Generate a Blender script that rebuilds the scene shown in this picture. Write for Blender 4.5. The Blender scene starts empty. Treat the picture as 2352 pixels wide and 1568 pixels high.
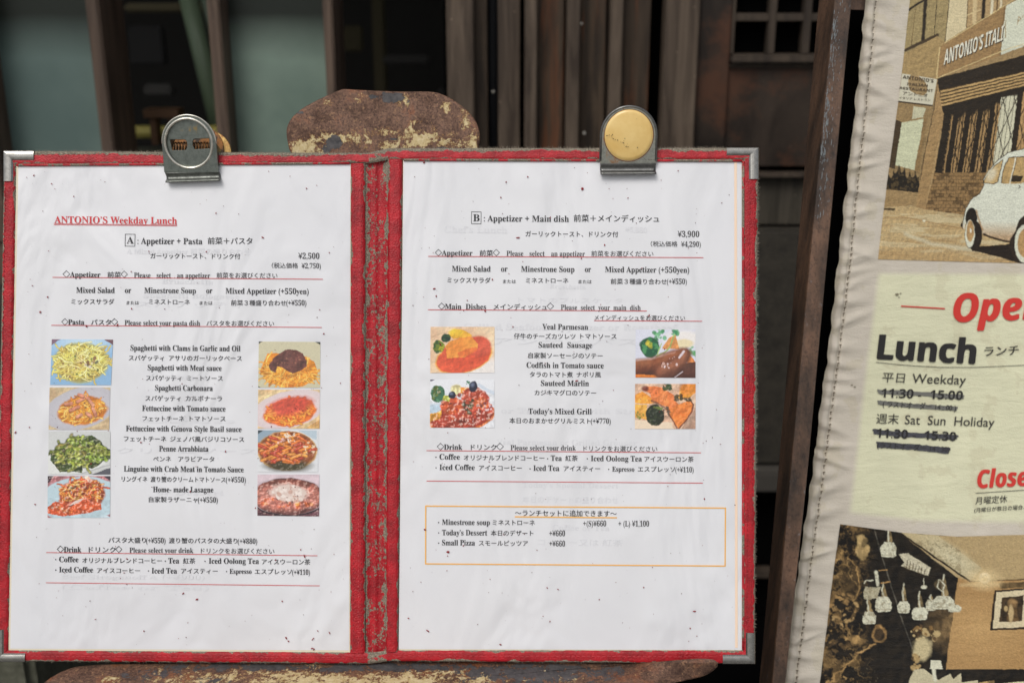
import bpy, bmesh, math, random
import numpy as np
from mathutils import Vector
R = math.radians
random.seed(7)

# ------------------------------------------------------------------ camera, world, sun, exposure
sc = bpy.context.scene
COL = sc.collection
PITCH = R(18.0)
CAM = Vector((0, 0, 0.854))
LENS = 40.0
D = 0.70                                   # distance of the menu
cd = bpy.data.cameras.new('camera'); cam = bpy.data.objects.new('camera', cd); COL.objects.link(cam)
cam.location = CAM; cam.rotation_euler = (R(90) - PITCH, 0, 0)
cd.sensor_width = 36; cd.lens = LENS; cd.clip_start = .01; cd.clip_end = 500
cd.dof.use_dof = True; cd.dof.focus_distance = D; cd.dof.aperture_fstop = 8.0
sc.camera = cam
SUN_EL, SUN_AZ = R(52), R(205)             # behind the camera, a little to its left
w = bpy.data.worlds.new('World'); sc.world = w; w.use_nodes = True
wn = w.node_tree; wn.nodes.clear()
sky = wn.nodes.new('ShaderNodeTexSky'); sky.sky_type = 'NISHITA'; sky.sun_disc = False
sky.sun_elevation = SUN_EL; sky.sun_rotation = SUN_AZ; sky.dust_density = 4; sky.air_density = 1.0; sky.ozone_density = 1.0
hs = wn.nodes.new('ShaderNodeHueSaturation'); hs.inputs['Saturation'].default_value = .32
bg = wn.nodes.new('ShaderNodeBackground'); bg.inputs[1].default_value = .10
wo = wn.nodes.new('ShaderNodeOutputWorld')
wn.links.new(sky.outputs[0], hs.inputs['Color']); wn.links.new(hs.outputs[0], bg.inputs[0]); wn.links.new(bg.outputs[0], wo.inputs[0])
sd = bpy.data.lights.new('sun', 'SUN'); sd.energy = 1.1; sd.angle = R(28); sd.color = (1, .965, .92)
so = bpy.data.objects.new('sun', sd); COL.objects.link(so)
sv = Vector((math.sin(SUN_AZ) * math.cos(SUN_EL), math.cos(SUN_AZ) * math.cos(SUN_EL), math.sin(SUN_EL)))
so.rotation_euler = sv.to_track_quat('Z', 'Y').to_euler(); so.location = (0, -2, 4)
sc.view_settings.view_transform = 'Standard'; sc.view_settings.look = 'None'
sc.view_settings.exposure = 0.03; sc.view_settings.gamma = 1; sc.view_settings.use_curve_mapping = False

# ------------------------------------------------------------------ geometry helpers
# u, v: picture coordinates of a 2352 x 1568 frame; turned into true positions on real planes in the place
F = 2352 * LENS / 36
FW = Vector((0, math.cos(PITCH), -math.sin(PITCH))); UP = Vector((0, math.sin(PITCH), math.cos(PITCH))); RT = Vector((1, 0, 0))
def ray(u, v): return RT * ((u - 1176) / F) + UP * ((784 - v) / F) + FW
def M(u, v, l=0.0, d=D): return CAM + ray(u, v) * d - FW * l             # on a plane leaning back like the menu; l metres proud of it
def atY(u, v, Y):
    r = ray(u, v); return CAM + r * ((Y - CAM.y) / r.y)
def atZ(u, v, Z):
    r = ray(u, v); return CAM + r * ((Z - CAM.z) / r.z)

def lin(c):
    o = []
    for x in c:
        x = x / 255; o.append(x / 12.92 if x <= .04045 else ((x + .055) / 1.055) ** 2.4)
    return tuple(o)

def mesh_obj(name, verts, faces, mat=None, parent=None, smooth=False, recalc=True):
    me = bpy.data.meshes.new(name)
    me.from_pydata([tuple(v) for v in verts], [], faces)
    if recalc:
        bm = bmesh.new(); bm.from_mesh(me); bmesh.ops.recalc_face_normals(bm, faces=bm.faces); bm.to_mesh(me); bm.free()
    if smooth: me.polygons.foreach_set('use_smooth', [True] * len(me.polygons))
    o = bpy.data.objects.new(name, me); COL.objects.link(o)
    if mat: me.materials.append(mat)
    if parent: o.parent = parent
    return o

def tag(o, label=None, cat=None, group=None, kind=None):
    if label: o['label'] = label
    if cat: o['category'] = cat
    if group: o['group'] = group
    if kind: o['kind'] = kind
    return o
def thing(name, label, cat, group=None):
    o = bpy.data.objects.new(name, None); COL.objects.link(o); o.empty_display_size = .02
    return tag(o, label, cat, group)

def box(name, lo, hi, mat, parent=None, bev=0.0, rot=None, origin=None):
    bm = bmesh.new(); bmesh.ops.create_cube(bm, size=1)
    for v in bm.verts:
        v.co = Vector([lo[i] + (v.co[i] + .5) * (hi[i] - lo[i]) for i in range(3)])
    if bev: bmesh.ops.bevel(bm, geom=bm.edges[:], offset=bev, segments=2, affect='EDGES')
    me = bpy.data.meshes.new(name); bm.to_mesh(me); bm.free(); me.materials.append(mat)
    o = bpy.data.objects.new(name, me); COL.objects.link(o); o.parent = parent
    return o

def tube(name, pts, r, mat, parent=None, n=10, closed=False, r2=None):
    pts = [Vector(p) for p in pts]; vs = []; fs = []; m = len(pts)
    for i, p in enumerate(pts):
        a = pts[(i - 1) % m] if (closed or i > 0) else p
        b = pts[(i + 1) % m] if (closed or i < m - 1) else p
        t = (b - a).normalized()
        s = t.cross(Vector((0.31, .17, .93))).normalized(); q = t.cross(s)
        rr = r if r2 is None else r + (r2 - r) * i / (m - 1)
        for k in range(n):
            an = 2 * math.pi * k / n; vs.append(p + s * math.cos(an) * rr + q * math.sin(an) * rr)
    for i in range(m if closed else m - 1):
        j = (i + 1) % m
        for k in range(n):
            fs.append((i * n + k, i * n + (k + 1) % n, j * n + (k + 1) % n, j * n + k))
    if not closed:
        fs.append(tuple(range(n))); fs.append(tuple(range((m - 1) * n, m * n)))
    return mesh_obj(name, vs, fs, mat, parent, smooth=True)

def grid_obj(name, nu, nv, fn, mat, parent=None, uv=None, colors=None, smooth=True):
    """fn(i/(nu-1), j/(nv-1)) -> Vector;  colors (nv*nu,3) linear"""
    vs = [None] * (nu * nv)
    for j in range(nv):
        for i in range(nu): vs[j * nu + i] = fn(i / (nu - 1), j / (nv - 1))
    return grid_from(name, nu, nv, np.array([tuple(v) for v in vs]), mat, parent, uv, colors, smooth)

def grid_from(name, nu, nv, co, mat, parent=None, uv=None, colors=None, smooth=True):
    me = bpy.data.meshes.new(name)
    me.vertices.add(nu * nv); me.vertices.foreach_set('co', np.asarray(co, dtype=np.float32).ravel())
    i, j = np.meshgrid(np.arange(nu - 1), np.arange(nv - 1)); a = (j * nu + i).ravel()
    q = np.stack([a, a + nu, a + nu + 1, a + 1], 1).astype(np.int32); nf = len(q)
    me.loops.add(nf * 4); me.polygons.add(nf)
    me.loops.foreach_set('vertex_index', q.ravel())
    me.polygons.foreach_set('loop_start', np.arange(0, nf * 4, 4, dtype=np.int32))
    me.polygons.foreach_set('use_smooth', np.full(nf, smooth))
    me.update(calc_edges=True)
    if uv is not None:
        l = me.uv_layers.new(name='UVMap'); l.data.foreach_set('uv', np.asarray(uv, dtype=np.float32)[q.ravel()].ravel())
    if colors is not None:
        ca = me.color_attributes.new('Col', 'FLOAT_COLOR', 'POINT')
        ca.data.foreach_set('color', np.concatenate([np.clip(colors, 0, 1), np.ones((len(colors), 1))], 1).astype(np.float32).ravel())
    me.materials.append(mat); me.validate()
    o = bpy.data.objects.new(name, me); COL.objects.link(o); o.parent = parent
    return o

def curve_mesh(outlines, ext=0.0, bev=0.0, res=2):
    """filled flat shape with holes -> (verts, faces)"""
    c = bpy.data.curves.new('tmp', 'CURVE'); c.dimensions = '2D'; c.fill_mode = 'BOTH'; c.extrude = ext; c.bevel_depth = bev; c.bevel_resolution = res
    for pts in outlines:
        s = c.splines.new('POLY'); s.points.add(len(pts) - 1)
        for p, (x, y) in zip(s.points, pts): p.co = (x, y, 0, 1)
        s.use_cyclic_u = True
    o = bpy.data.objects.new('tmp', c); COL.objects.link(o)
    dg = bpy.context.evaluated_depsgraph_get(); dg.update()
    me = bpy.data.meshes.new_from_object(o.evaluated_get(dg))
    vs = [v.co.copy() for v in me.vertices]; fs = [tuple(p.vertices) for p in me.polygons]
    bpy.data.meshes.remove(me); bpy.data.objects.remove(o); bpy.data.curves.remove(c)
    return vs, fs

# ------------------------------------------------------------------ materials
class N:
    def __init__(s, name):
        s.m = bpy.data.materials.new(name); s.m.use_nodes = True; s.t = s.m.node_tree
        s.b = s.t.nodes['Principled BSDF']
    def node(s, ty, **kw):
        n = s.t.nodes.new(ty)
        for k, v in kw.items(): setattr(n, k, v)
        return n
    def lk(s, a, b): s.t.links.new(a, b)
    def set(s, **kw):
        for k, v in kw.items():
            k = k.replace('_', ' ')
            if k == 'Base Color' and len(v) == 3: v = (*v, 1)
            s.b.inputs[k].default_value = v
        return s
    def co(s, kind='Object', scale=(1, 1, 1)):
        tc = s.node('ShaderNodeTexCoord'); mp = s.node('ShaderNodeMapping'); mp.inputs['Scale'].default_value = scale
        s.lk(tc.outputs[kind], mp.inputs[0]); return mp.outputs[0]
    def noise(s, vec, scale, detail=4, rough=.55, dist=0):
        n = s.node('ShaderNodeTexNoise'); n.inputs['Scale'].default_value = scale; n.inputs['Detail'].default_value = detail
        n.inputs['Roughness'].default_value = rough; n.inputs['Distortion'].default_value = dist
        if vec is not None: s.lk(vec, n.inputs['Vector'])
        return n.outputs['Fac']
    def ramp(s, fac, stops):
        r = s.node('ShaderNodeValToRGB'); e = r.color_ramp.elements
        while len(e) < len(stops): e.new(.5)
        for x, (p, c) in zip(e, stops):
            x.position = p; x.color = (c, c, c, 1) if isinstance(c, (int, float)) else (*c, 1)
        s.lk(fac, r.inputs[0]); return r.outputs[0]
    def mix(s, fac, a, b):
        n = s.node('ShaderNodeMix', data_type='RGBA')
        for sock, v in ((n.inputs['Factor'], fac), (n.inputs[6], a), (n.inputs[7], b)):
            if isinstance(v, (int, float)): sock.default_value = v
            elif isinstance(v, tuple): sock.default_value = (*v, 1)
            else: s.lk(v, sock)
        return n.outputs[2]
    def math(s, op, a, b=None, c=None):
        n = s.node('ShaderNodeMath', operation=op)
        for i, v in enumerate((a, b, c)):
            if v is None: continue
            if isinstance(v, (int, float)): n.inputs[i].default_value = v
            else: s.lk(v, n.inputs[i])
        return n.outputs[0]
    def bump(s, h, strength=.3, dist=.001, prev=None):
        n = s.node('ShaderNodeBump'); n.inputs['Strength'].default_value = strength; n.inputs['Distance'].default_value = dist
        s.lk(h, n.inputs['Height'])
        if prev is not None: s.lk(prev, n.inputs['Normal'])
        return n.outputs[0]
    def base(s, x): s.lk(x, s.b.inputs['Base Color'])
    def normal(s, x): s.lk(x, s.b.inputs['Normal'])
    def rough(s, x): s.lk(x, s.b.inputs['Roughness'])

def plain(name, col, rough=.6, metal=0, **kw):
    n = N(name); n.set(Base_Color=col, Roughness=rough, Metallic=metal, **kw); return n.m

def leather(name, wo_, wi_, patch=.80, red=(178, 22, 35)):
    n = N(name); oc = n.co('Object'); red = lin(red)
    uv = n.node('ShaderNodeSeparateXYZ'); tc = n.node('ShaderNodeTexCoord'); n.lk(tc.outputs['UV'], uv.inputs[0]); v = uv.outputs[1]
    big = n.noise(oc, 55, 3, .6); fine = n.noise(oc, 420, 3, .7); mid = n.noise(oc, 170, 4, .7)
    cc = lambda x, k: n.math('MULTIPLY', n.math('SUBTRACT', x, .5), k)
    a = n.math('ADD', n.math('ADD', cc(big, 1.0), cc(mid, .9)), n.math('ADD', cc(fine, .3), .55))
    eo = n.math('ADD', v, n.math('MULTIPLY_ADD', a, .7, -.385)); mo = n.math('LESS_THAN', eo, wo_)
    ei = n.math('ADD', n.math('SUBTRACT', 1.0, v), n.math('MULTIPLY_ADD', a, -.7, .385)); mi = n.math('LESS_THAN', ei, wi_)
    pt = n.math('GREATER_THAN', n.math('MULTIPLY_ADD', n.noise(oc, 480, 3, .7), .5, n.math('MULTIPLY', n.noise(n.co('Object', (1, 1, .45)), 170, 5, .8), .5)), patch)
    m = n.math('MAXIMUM', n.math('MAXIMUM', mo, mi), pt)
    wv = n.node('ShaderNodeTexWave'); wv.inputs['Scale'].default_value = 900; n.lk(oc, wv.inputs['Vector'])
    weave = n.math('MULTIPLY', n.noise(oc, 1500, 2, .6), 1.0)
    cloth = n.ramp(weave, [(.3, lin((84, 78, 68))), (.55, lin((142, 132, 116))), (.75, lin((182, 172, 154)))])
    rc = n.ramp(n.noise(oc, 130, 4, .6), [(.32, tuple(x * .62 for x in red)), (.68, tuple(min(1, x * 1.2) for x in red))])
    n.base(n.mix(m, rc, cloth))
    n.rough(n.ramp(m, [(0, .46), (1, .95)]))
    vor = n.node('ShaderNodeTexVoronoi'); vor.inputs['Scale'].default_value = 950; n.lk(oc, vor.inputs['Vector'])
    b1 = n.bump(vor.outputs['Distance'], .45, .0006)
    b2 = n.bump(weave, .5, .0006, b1)
    b3 = n.bump(m, -.8, .0004, b2)
    n.normal(b3); n.set(Specular_IOR_Level=.45)
    return n.m

def wood(name, c1, c2, rough=.6, scale=6, streak=14, rust=None, spec=.35):
    n = N(name); oc = n.co('Object', (streak, streak, 1.0))
    f = n.noise(oc, scale, 6, .65, .6); g = n.noise(n.co('Object', (14, 14, .9) if streak > 5 else (1, 1, 1)), 2.2 if streak > 5 else 9, 5, .7)
    col = n.ramp(f, [(.36, c1), (.62, c2)])
    if rust: col = n.mix(n.ramp(g, [(.50, 0.0), (.62, .8)]), col, rust)
    else: col = n.mix(n.ramp(g, [(.35, .0), (.8, .45)]), col, tuple(x * .45 for x in c1))
    sp = n.ramp(n.noise(n.co('Object'), 160, 2, .5), [(.74, 0.0), (.77, .45)])
    col = n.mix(sp, col, tuple(min(1, x * 3.2) for x in c2))
    n.base(col); n.rough(n.ramp(f, [(.3, rough), (.8, min(1, rough + .2))])); n.normal(n.bump(f, .35, .002)); n.set(Specular_IOR_Level=spec)
    return n.m

def colattr(name, rough=.5, coat=0.0, cr=.2, bump=None, weave=False):
    n = N(name); a = n.node('ShaderNodeVertexColor', layer_name='Col'); n.base(a.outputs[0]); n.set(Roughness=rough, Coat_Weight=coat, Coat_Roughness=cr)
    if weave:
        n.normal(cloth_bump(n)); n.set(Specular_IOR_Level=.35)
    return n.m
def cloth_bump(n):
    oc = n.co('Object')
    wr = n.bump(n.noise(n.co('Object', (1.0, 1, 4.0)), 34, 3, .55, .4), .24, .0045)
    fine = n.bump(n.noise(n.co('Object', (.35, 1, 1.6)), 900, 2, .5), .3, .0006, wr)
    ch = n.node('ShaderNodeTexVoronoi'); ch.inputs['Scale'].default_value = 1000; n.lk(oc, ch.inputs['Vector'])
    return n.bump(ch.outputs['Distance'], .22, .0007, fine)

def paper():
    n = N('laminated_paper'); oc = n.co('Object')
    c = n.ramp(n.noise(oc, 7, 4, .6), [(.3, (.765, .772, .80)), (.7, (.815, .82, .84))])
    st = n.ramp(n.noise(oc, 42, 5, .75), [(.68, 0.0), (.80, .28)])
    c = n.mix(st, c, (.55, .53, .50))
    n.base(c); n.set(Roughness=.42, Coat_Weight=.55, Coat_Roughness=.16, Specular_IOR_Level=.4)
    wv = n.bump(n.noise(n.co('Object', (1.5, 1, .75)), 9, 3, .5, .9), .55, .014)
    w2 = n.bump(n.noise(n.co('Object', (1.2, 1, .9)), 38, 3, .6, .4), .22, .0018, wv)
    n.normal(w2); n.lk(w2, n.b.inputs['Coat Normal'])
    return n.m

def rusty_paint():
    """mask attribute Col: R cream paint left, G dark blue-grey paint left"""
    n = N('rusty_painted_steel'); oc = n.co('Object')
    a = n.node('ShaderNodeVertexColor', layer_name='Col'); s = n.node('ShaderNodeSeparateColor'); n.lk(a.outputs[0], s.inputs[0])
    def cn(sc_, d, k, ro=.75, di=0): return n.math('MULTIPLY', n.math('SUBTRACT', n.noise(oc, sc_, d, ro, di), .5), k)
    def sm(*x):
        t = x[0]
        for y in x[1:]: t = n.math('ADD', t, y)
        return t
    brk = sm(cn(90, 6, 2.2, .85, .4), cn(34, 4, .8), cn(420, 3, 1.0))
    cm = n.ramp(sm(s.outputs[0], brk), [(.50, 0.0), (.53, 1.0)]); halo = n.ramp(sm(s.outputs[0], brk), [(.40, 0.0), (.50, .8)])
    dm = n.ramp(sm(s.outputs[1], cn(85, 6, 1.7, .8, 1.0), cn(300, 3, .6)), [(.46, 0.0), (.48, 1.0)])
    r1 = n.ramp(n.noise(oc, 60, 6, .75), [(.30, lin((66, 46, 38))), (.46, lin((112, 84, 68))), (.56, lin((134, 100, 80))), (.68, lin((150, 94, 58)))])
    r2 = n.mix(n.ramp(n.noise(oc, 800, 4, .8), [(.38, .85), (.56, 0.0)]), r1, lin((54, 34, 28)))
    r2 = n.mix(n.ramp(n.noise(oc, 30, 4, .7), [(.52, 0.0), (.64, .6)]), r2, lin((122, 64, 34)))
    r3 = n.mix(n.ramp(n.noise(oc, 480, 3, .75), [(.58, 0.0), (.68, .5)]), r2, lin((176, 138, 100)))
    r3 = n.mix(halo, r3, lin((164, 116, 66)))
    cream = n.ramp(n.noise(oc, 330, 5, .75), [(.3, lin((126, 98, 60))), (.42, lin((196, 174, 124))), (.7, lin((222, 206, 166)))])
    dark = n.ramp(n.noise(oc, 260, 4, .7), [(.3, lin((58, 58, 60))), (.7, lin((96, 92, 92)))])
    n.base(n.mix(dm, n.mix(cm, r3, cream), dark))
    n.set(Specular_IOR_Level=.4); n.rough(n.ramp(n.noise(oc, 60, 3, .6), [(.4, .8), (.65, .5)]))
    b = n.bump(n.noise(oc, 520, 4, .7), .5, .0009); n.normal(n.bump(n.math('MAXIMUM', cm, dm), .7, .0006, b))
    return n.m

def clip_metal(name, base, rust_at, rust=(168, 110, 50), rough=.33, metal=.85):
    n = N(name); oc = n.co('Object')
    g = n.noise(oc, 300, 5, .75); b = n.noise(oc, 70, 4, .65)
    col = n.mix(n.ramp(g, [(.35, .65), (.6, 0.0)]), base, tuple(x * .42 for x in base))
    rm = n.ramp(n.math('MULTIPLY_ADD', g, .4, n.math('MULTIPLY', b, .6)), [(rust_at, 0.0), (rust_at + .07, .85)])
    n.base(n.mix(rm, col, lin(rust))); n.lk(n.ramp(rm, [(0, metal), (1, .1)]), n.b.inputs['Metallic'])
    n.rough(n.ramp(g, [(.3, rough + .2), (.7, rough)])); n.normal(n.bump(g, .25, .0003)); return n.m

# ------------------------------------------------------------------ little painter: samples colours at points (flat prints only)
_nc = {}
def vnoise(X, Y, sx, sy=None, seed=0):
    sy = sy or sx
    key = seed
    if key not in _nc: _nc[key] = np.random.RandomState(seed).rand(256, 256)
    T = _nc[key]; x = X / sx; y = Y / sy
    xi = np.floor(x).astype(int); yi = np.floor(y).astype(int); fx = x - xi; fy = y - yi
    fx = fx * fx * (3 - 2 * fx); fy = fy * fy * (3 - 2 * fy)
    g = lambda a, b: T[a % 256, b % 256]
    return (g(xi, yi) * (1 - fx) + g(xi + 1, yi) * fx) * (1 - fy) + (g(xi, yi + 1) * (1 - fx) + g(xi + 1, yi + 1) * fx) * fy
def fbm(X, Y, s, seed=0, o=4, sy=None):
    sy = sy or s; r = 0; a = .5; t = 0
    for k in range(o):
        r = r + a * vnoise(X, Y, s / 2 ** k, sy / 2 ** k, seed + k); t += a; a *= .55
    return r / t
class Paint:
    def __init__(s, X, Y, base, gain=1.0):
        s.X, s.Y = X, Y; s.g = gain; s.c = np.tile(np.array(lin(base)) * gain, (len(X), 1))
    def put(s, m, col):
        m = np.clip(m, 0, 1)[:, None]
        c = np.array(lin(col)) * s.g if not isinstance(col, np.ndarray) else col
        s.c = s.c * (1 - m) + c * m
    def ell(s, cx, cy, rx, ry, col, soft=.08, rot=0, a=1.0, rag=0):
        co, si = math.cos(rot), math.sin(rot); dx = s.X - cx; dy = s.Y - cy
        r = np.hypot((dx * co + dy * si) / rx, (-dx * si + dy * co) / ry)
        if rag: r = r + (fbm(s.X, s.Y, min(rx, ry) * .5, int(cx) % 97) - .5) * rag
        s.put(a * (1 + (1 - r) / soft) , col) if soft > .3 else s.put(a * np.clip((1 - r) / soft + .5, 0, 1), col)
        return r < 1
    def inside(s, pts):
        m = np.zeros(len(s.X), bool); n = len(pts)
        for i in range(n):
            x1, y1 = pts[i]; x2, y2 = pts[(i + 1) % n]
            if y1 == y2: continue
            m ^= ((s.Y > min(y1, y2)) & (s.Y <= max(y1, y2)) & (s.X < x1 + (s.Y - y1) * (x2 - x1) / (y2 - y1)))
        return m
    def poly(s, pts, col, a=1.0):
        m = s.inside(pts); s.put(m * a, col); return m
    def dist(s, pts, box=None):
        d = np.full(len(s.X), 1e9)
        for (x1, y1), (x2, y2) in zip(pts, pts[1:]):
            dx, dy = x2 - x1, y2 - y1; L = dx * dx + dy * dy + 1e-9
            t = np.clip(((s.X - x1) * dx + (s.Y - y1) * dy) / L, 0, 1)
            d = np.minimum(d, np.hypot(s.X - x1 - t * dx, s.Y - y1 - t * dy))
        return d
    def line(s, pts, wd, col, a=1.0, soft=.6):
        d = s.dist(pts); s.put(a * np.clip((wd / 2 - d) / (wd * soft * .5) + .5, 0, 1), col)
    def strands(s, cx, cy, rx, ry, n, cols, wd, seed, rot=0, curl=1.0, dark=(90, 50, 20), ln=1.0):
        rnd = random.Random(seed); co, si = math.cos(rot), math.sin(rot)
        for k in range(n):
            r = math.sqrt(rnd.random()) * .8; a = rnd.uniform(0, 6.283); px, py = r * math.cos(a) * rx, r * math.sin(a) * ry
            px, py = cx + px * co - py * si, cy + px * si + py * co
            rad = rnd.uniform(.25, .75) * min(rx, ry) * ln; a0 = rnd.uniform(0, 6.283); sp = rnd.uniform(.8, 2.6) * curl
            el = rnd.uniform(.5, .9); c0 = (px - rad * math.cos(a0 + sp / 2), py - rad * el * math.sin(a0 + sp / 2))
            pts = [(c0[0] + rad * math.cos(a0 + sp * t / 6), c0[1] + rad * el * math.sin(a0 + sp * t / 6)) for t in range(7)]
            x0 = min(p[0] for p in pts) - wd * 2; x1 = max(p[0] for p in pts) + wd * 2; y0 = min(p[1] for p in pts) - wd * 2; y1 = max(p[1] for p in pts) + wd * 2
            idx = np.nonzero((s.X > x0) & (s.X < x1) & (s.Y > y0) & (s.Y < y1))[0]
            if not len(idx): continue
            q = Paint(s.X[idx], s.Y[idx], (0, 0, 0), s.g); q.c = s.c[idx]
            col = rnd.choice(cols); d = q.dist(pts)
            q.put(.55 * np.clip((wd * .95 - d) / (wd * .4), 0, 1), dark)
            q.put(np.clip((wd / 2 - d) / (wd * .25) + .5, 0, 1), col)
            hi = tuple(min(255, v * 1.12 + 10) for v in col); q.put(.7 * np.clip((wd * .2 - d) / (wd * .2) + .5, 0, 1), hi)
            s.c[idx] = q.c
    def blobs(s, cx, cy, rx, ry, n, rmin, rmax, cols, seed, rot=0, a=.85, el=(.5, 1)):
        rnd = random.Random(seed); co, si = math.cos(rot), math.sin(rot)
        for k in range(n):
            r = math.sqrt(rnd.random()); an = rnd.uniform(0, 6.283); px, py = r * math.cos(an) * rx, r * math.sin(an) * ry
            px, py = cx + px * co - py * si, cy + px * si + py * co; rr = rnd.uniform(rmin, rmax)
            idx = np.nonzero((abs(s.X - px) < rr * 1.6) & (abs(s.Y - py) < rr * 1.6))[0]
            if not len(idx): continue
            q = Paint(s.X[idx], s.Y[idx], (0, 0, 0), s.g); q.c = s.c[idx]
            q.ell(px, py, rr, rr * rnd.uniform(*el), rnd.choice(cols), .35 if rr > 8 else .29, rnd.uniform(0, 3.1), a, .3); s.c[idx] = q.c
    def relief(s, amp, sc_, mask, seed, spec=.0, d=None):
        d = d or sc_ * .22
        l = fbm(s.X - d, s.Y - d, sc_, seed, 3) - fbm(s.X + d, s.Y + d, sc_, seed, 3); l = np.clip(l / .16, -1.3, 1.3) * mask
        s.c = s.c * np.clip(1 + amp * l, .25, 1.9)[:, None]
        if spec: s.put(spec * np.clip((l - .75) / .4, 0, 1), (250, 240, 226))
    def food(s):
        mx = s.c.max(1); mn = s.c.min(1); return np.clip(((mx - mn) / np.maximum(mx, .02) - .42) / .15, 0, 1) * (s.c[:, 2] < s.c[:, 0] * 1.3)
    def mottle(s, amp, sc_, seed, mask=None, sy=None):
        f = 1 + amp * (fbm(s.X, s.Y, sc_, seed, 4, sy) - .5) * 2
        f = f[:, None]
        if mask is not None: f = np.where(mask[:, None], f, 1)
        s.c = s.c * f

# ------------------------------------------------------------------ text from the built-in font (serif bold, sans bold, plain)
def style(t, st):
    cap, low, dig = {'b': (0x1D400, 0x1D41A, 0x1D7CE), 'sb': (0x1D5D4, 0x1D5EE, 0x1D7EC), 'si': (0x1D63C, 0x1D656, 0x1D7EC)}.get(st, (None,) * 3)
    if cap is None: return t
    r = ''
    for c in t:
        if 'A' <= c <= 'Z': r += chr(cap + ord(c) - 65)
        elif 'a' <= c <= 'z': r += chr(low + ord(c) - 97)
        elif '0' <= c <= '9': r += chr(dig + ord(c) - 48)
        else: r += c
    return r
_tc = {}
def glyphs(t, st, off=0.0, res=3):
    k = (t, st, off)
    if k in _tc: return _tc[k]
    c = bpy.data.curves.new('t', 'FONT'); c.body = style(t, st); c.resolution_u = res; c.offset = off
    o = bpy.data.objects.new('t', c); COL.objects.link(o)
    dg = bpy.context.evaluated_depsgraph_get(); dg.update()
    me = bpy.data.meshes.new_from_object(o.evaluated_get(dg))
    co = np.empty(len(me.vertices) * 3, np.float32); me.vertices.foreach_get('co', co); co = co.reshape(-1, 3)
    fs = [tuple(p.vertices) for p in me.polygons]
    bpy.data.meshes.remove(me); bpy.data.objects.remove(o); bpy.data.curves.remove(c)
    _tc[k] = (co, fs); return _tc[k]

def put_text(t, surf, parent, mat, x0, x1, y0, y1, em, st='b', off=0.0, shear=0.0, lift=0.0, xf=None, name='text_line', mirror=False, wave=None):
    co, fs = glyphs(t, st)
    co0, nn = co, len(co)
    if not len(co): return None
    a, b = co[:, 0].min(), co[:, 0].max(); T = (co[:, 0] - a) / max(b - a, 1e-6)
    if mirror: T = 1 - T
    X = x0 + T * (x1 - x0) + co[:, 1] * em * shear; Y = y0 + (y1 - y0) * T - co[:, 1] * em
    if wave: Y = Y + wave(X)
    d = off * em; vs = []; F2 = []
    for k, (dx, dy) in enumerate(((-d, 0), (d, 0)) if off < .02 else ((-d, -d * .4), (d, -d * .4), (0, d * .5))) if off > 0 else ((0, (0, 0)),):
        A, B = (xf(X + dx, Y + dy) if xf else (X + dx, Y + dy))
        vs += [surf(x, y, lift + k * .00002) for x, y in zip(A, B)]; F2 += [tuple(i + k * nn for i in f) for f in fs]
    return mesh_obj(name, vs, F2, mat, parent, recalc=False)

def ribbon(name, pts, wd, surf, mat, parent, lift, xf=None, closed=False, jag=0, cuts=1):
    P = []
    n = len(pts); segs = n if closed else n - 1
    for i in range(segs):
        a, b = pts[i], pts[(i + 1) % n]
        for k in range(cuts): P.append((a[0] + (b[0] - a[0]) * k / cuts, a[1] + (b[1] - a[1]) * k / cuts))
    if not closed: P.append(pts[-1])
    vs = []; fs = []; m = len(P)
    for i, p in enumerate(P):
        a = Vector((*P[i - 1], 0)) if (i > 0 or closed) else None; b = Vector((*P[(i + 1) % m], 0)) if (i < m - 1 or closed) else None
        c = Vector((*p, 0)); t1 = (c - a).normalized() if a is not None else None; t2 = (b - c).normalized() if b is not None else None
        t = (t1 + t2).normalized() if (t1 is not None and t2 is not None) else (t1 or t2)
        nn = Vector((-t.y, t.x, 0)); k = 1 / max(.5, nn.dot(Vector((-t2.y, t2.x, 0)))) if t2 is not None else 1
        for s in (-1, 1):
            q = c + nn * s * wd / 2 * k * (1 + random.uniform(-jag, jag)); x, y = q.x, q.y
            if xf: x, y = xf(x, y)
            vs.append(surf(x, y, lift))
    for i in range(m if closed else m - 1):
        j = (i + 1) % m; fs.append((2 * i, 2 * i + 1, 2 * j + 1, 2 * j))
    return mesh_obj(name, vs, fs, mat, parent, recalc=False)
#@@STRUCT
# ------------------------------------------------------------------ the setting: ground and shopfront
GY = 1.35                                                            # the shopfront stands this far ahead of the camera
mt_wood_a = wood('weathered_brown_board', lin((62, 51, 42)), lin((106, 92, 78)), .55)
mt_wood_b = wood('rust_streaked_board', lin((44, 36, 29)), lin((82, 68, 54)), .55, rust=lin((132, 76, 42)))
mt_wood_d = wood('dark_door_timber', lin((34, 28, 24)), lin((60, 50, 42)), .42, streak=2, rust=lin((86, 56, 40)))
mt_bar = wood('grey_brown_lattice_timber', lin((54, 46, 39)), lin((80, 69, 58)), .6)
mt_mull = wood('mullion_timber', lin((72, 58, 49)), lin((112, 94, 80)), .5)
mt_black = plain('unlit_black', (.003, .003, .003), 1.0, 0, Specular_IOR_Level=0.0)  # matte black, also used where deep shade is put in as colour
mt_pipe = plain('blue_black_pipe', lin((26, 28, 32)), .4)

n = N('concrete_pavement'); f = n.noise(n.co('Object'), 160, 4, .7); n.base(n.ramp(f, [(.3, (.16, .158, .15)), (.7, (.30, .295, .28))])); n.set(Roughness=.9); n.normal(n.bump(f, .6, .004)); mt_ground = n.m
g = mesh_obj('ground', [(-60, -60, 0), (60, -60, 0), (60, 60, 0), (-60, 60, 0)], [(0, 1, 2, 3)], mt_ground); tag(g, kind='structure')

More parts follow.
